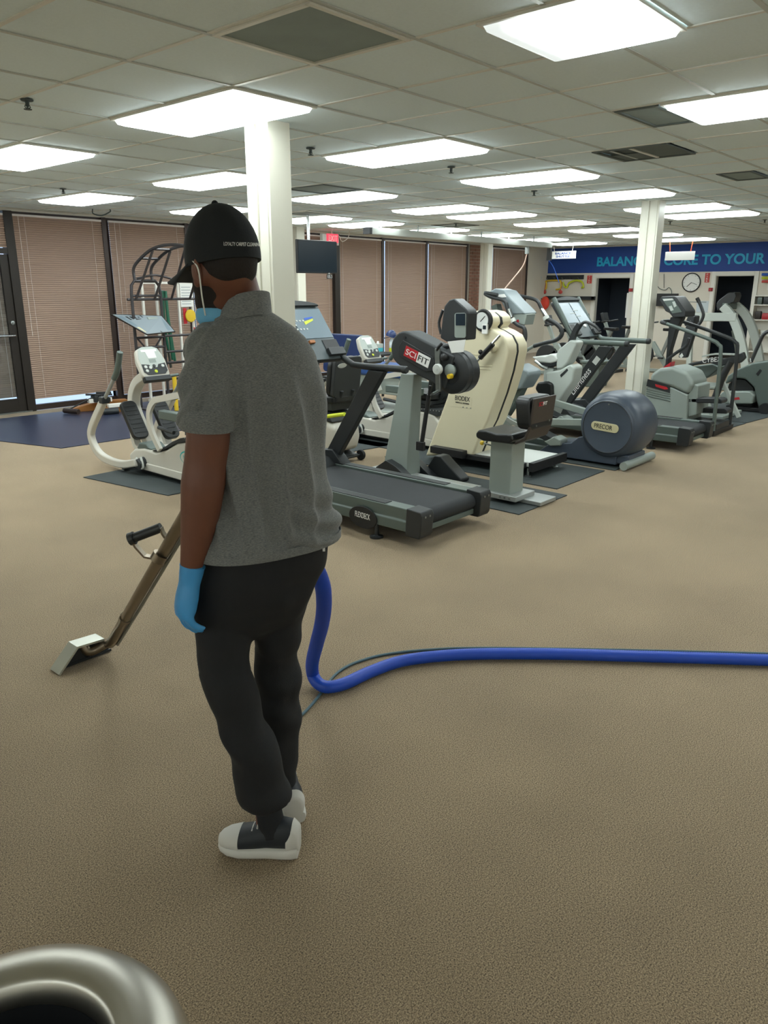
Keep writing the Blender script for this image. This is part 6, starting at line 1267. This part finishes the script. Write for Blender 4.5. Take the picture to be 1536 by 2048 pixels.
# shoes
def shoe(heel, d, L, sk):
    d = Vector((d.x, d.y, 0)).normalized(); s = Vector((-d.y, d.x, 0)); W = [(0,.030,.085,.03),(.06,.037,.10,.03),(.2,.040,.105,.03),(.38,.040,.092,.03),(.55,.045,.074,.028),(.72,.048,.062,.026),(.87,.042,.052,.024),(.96,.028,.042,.022),(1,.012,.032,.02)]
    def ring(t, w, z0, z1, e=2.6):
        c = heel+d*(t*L)+MZ*((z0+z1)/2); return [c+s*(w*math.copysign(abs(math.cos(2*PI*k/24))**(2/e), math.cos(2*PI*k/24)))+MZ*((z1-z0)/2*math.copysign(abs(math.sin(2*PI*k/24))**(2/e), math.sin(2*PI*k/24))) for k in range(24)]
    sole = MB().loft([ring(t, w+.006, .0 if t < .8 else .012*(t-.8)/.2, z0+.012, 3.5) for t, w, h, z0 in W]).build('shoe_sole', 'shoe_white', man, smooth=60)
    up = MB().loft([ring(t, w, .02, h+.02, 2.2) for t, w, h, z0 in W]).build('shoe', 'shoe_black', man, smooth=60)
    MB().loft([ring(t, w+.003, .018, h+.022, 2.2) for t, w, h, z0 in [(-.02,.018,.07,.03),(-.012,.028,.082,.03)]+W[:2]]+[ring(.13, .043, .018, .085, 2.2)]).build('heel_counter', 'shoe_white', man, smooth=60)
    MB().loft([ring(t, w+.003, .018, h+.021, 2.2) for t, w, h, z0 in W[5:]]).build('toe_cap', 'shoe_white', man, smooth=60)
    for k in range(4): 
        c = heel+d*(L*(.42+.07*k))+MZ*(.112-.012*k); MB().tube([c-s*.022, c+MZ*.004, c+s*.022], .003, 6).build('lace', 'shoe_white', man)
    MB().tube([heel+d*.08+MZ*.07, sk], [.043,.04], 16).build('sock', 'trouser_black', man)
hl_ = pz(598, 1706, 0); shoe(hl_, pz(462, 1697, 0)-hl_, .255, pD(530,1585,2.05))
hr_ = pz(590, 1648, 0); shoe(hr_, FW*.9-RT*.3, .28, pD(562,1570,2.22))
tv = [v.co+org for v in tr.data.vertices]; tb_ = BVHTree.FromPolygons(tv, [tuple(p.vertices) for p in tr.data.polygons]); hh = tb_.ray_cast(EYEV, ray(646,1096).normalized()); a = hh[0] if hh[0] is not None else pD(646,1096,2.2)
MB().obox(a, RT*.006, MZ*.010, FW*.003).build('pocket_logo', 'logo_white', man)
# ---------------------------------------------------------------- carpet wand, hose and cable
t = thing('carpet_wand', 'steel carpet cleaning wand with slotted head resting on the carpet', 'cleaning wand', W0)
Wb = W0+Vector((0,0,.02)); dirw = (W2-W0).normalized()
ph = pY(165, 1291, 3.27)
MB().tube([ph, pY(180,1303,3.25), W0+Vector((0,-.0,.035)), W0+dirw*.10, W0+dirw*.3, W0.lerp(W2,.5), W2], .0235, 14, 4).build('tube', 'wand_steel', t)
side = dirw.cross(FW).normalized(); side = side if side.dot(RT) > 0 else -side
MB().tube([W0+dirw*.12+side*.03, W0+dirw*.6+side*.032, W2+side*.03], .007, 8).build('solution_line', 'steel_dull', t)
for k in (.25,.62): c = W0.lerp(W2, k); MB().tube([c-dirw*.012, c+dirw*.012], .028, 14).build('line_clip', 'wand_steel', t)
A_, B_, C_, E_ = pz(110,1346,0), pz(228,1306,0), pY(147,1290,3.25), pY(200,1274,3.25)
A_.z = B_.z = .004; A_.y = B_.y = C_.y = E_.y = 3.25
MB().prism([A_+Vector((.012,.01,0)), C_+Vector((.012,.01,-.012)), E_+Vector((0,.01,-.012)), B_+Vector((0,.01,0))], (0,.055,0)).build('head_body', 'charcoal', t, bevel=.004)
MB().ribbon([A_, C_, E_], .085, .012, (0,1,0)).build('head_lip', 'alu_bright', t, bevel=.002) if mat('alu_bright', '#bcbdb2', .35, metal=.7) else 0
MB().bar(A_+Vector((.03,.03,.006)), B_+Vector((0,.03,.006)), .05, .012).build('slot_bar', 'charcoal', t)
# D-shaped hand grip
def onw(px_, py_, D): return pD(px_, py_, D)
tD = lambda y: 2.6+(3.37-2.6)*(y-1040)/(1300-1040)
gD = tD(1090)
g0, g1 = pD(264,1077,gD), pD(322,1055,gD)
MB().tube([g0, g1], .0185, 14).build('grip', 'charcoal', t); MB().lathe([(.025,-.01),(.025,.01)], g0, (g1-g0), 14).build('grip_end', 'charcoal', t)
MB().ribbon([g0, pD(272,1092,gD), pD(290,1112,gD), pD(318,1117,gD)], .03, .008, FW).build('grip_strap', 'wand_steel', t); MB().ribbon([g1, pD(326,1066,gD), pD(339,1084,gD)], .03, .008, FW).build('grip_strap', 'wand_steel', t)
MB().tube([pD(314,1121,gD+.0), pD(322,1108,gD+.0)], .03, 14).build('grip_clamp', 'wand_steel', t)
# ribbed hose
hp = [W2, pD(440,965,2.46), pD(540,1030,2.46), pD(612,1105,2.44), pD(642,1160,2.46), pD(648,1205,2.54), pD(644,1245,2.66), pD(634,1285,2.8), pD(625,1322,2.95)]
fl_ = [(625,1345),(630,1359),(641,1370),(658,1374),(690,1367),(740,1344),(800,1323),(870,1313),(960,1308),(1100,1308),(1250,1312),(1400,1316),(1560,1321),(1800,1329),(2300,1348),(2900,1372)]
hp += [pz(x, y, .032 if k > 1 else .07-.025*k) for k, (x, y) in enumerate(fl_)]
Q = catmull(hp, 8); S2 = [0]
for i in range(1, len(Q)): S2.append(S2[-1]+(Q[i]-Q[i-1]).length)
N = int(S2[-1]/.0055); ss = np.linspace(0, S2[-1], N); Q2 = [Vector((np.interp(u, S2, [q.x for q in Q]), np.interp(u, S2, [q.y for q in Q]), max(.0305, np.interp(u, S2, [q.z for q in Q])))) for u in ss]
o = MB().tube(Q2, [.0285 if i % 2 else .0265 for i in range(N)], 18).build('vacuum_hose', 'hose_blue', loc=pz(660,1374,0), smooth=75); tag(o, 'thick ribbed blue vacuum hose snaking across the carpet', 'hose')
o = MB().tube([W2+RT*.04, pD(470,1020,2.44), pD(540,1120,2.44), pD(556,1260,2.5), pD(562,1380,2.62), pz(585,1440,.02)]+[pz(x, y, .007) for x, y in ((605,1428),(628,1404),(648,1378),(668,1352),(690,1335),(720,1322),(770,1309),(850,1300),(960,1296),(1200,1299),(1560,1308),(1800,1316),(2300,1335),(2900,1360))], .0065, 8, 6).build('solution_hose', 'hose_teal', loc=pz(605,1428,0)) if mat('hose_teal', '#46616b', .5) else 0
tag(o, 'thin grey-blue hose lying under the blue hose', 'hose')
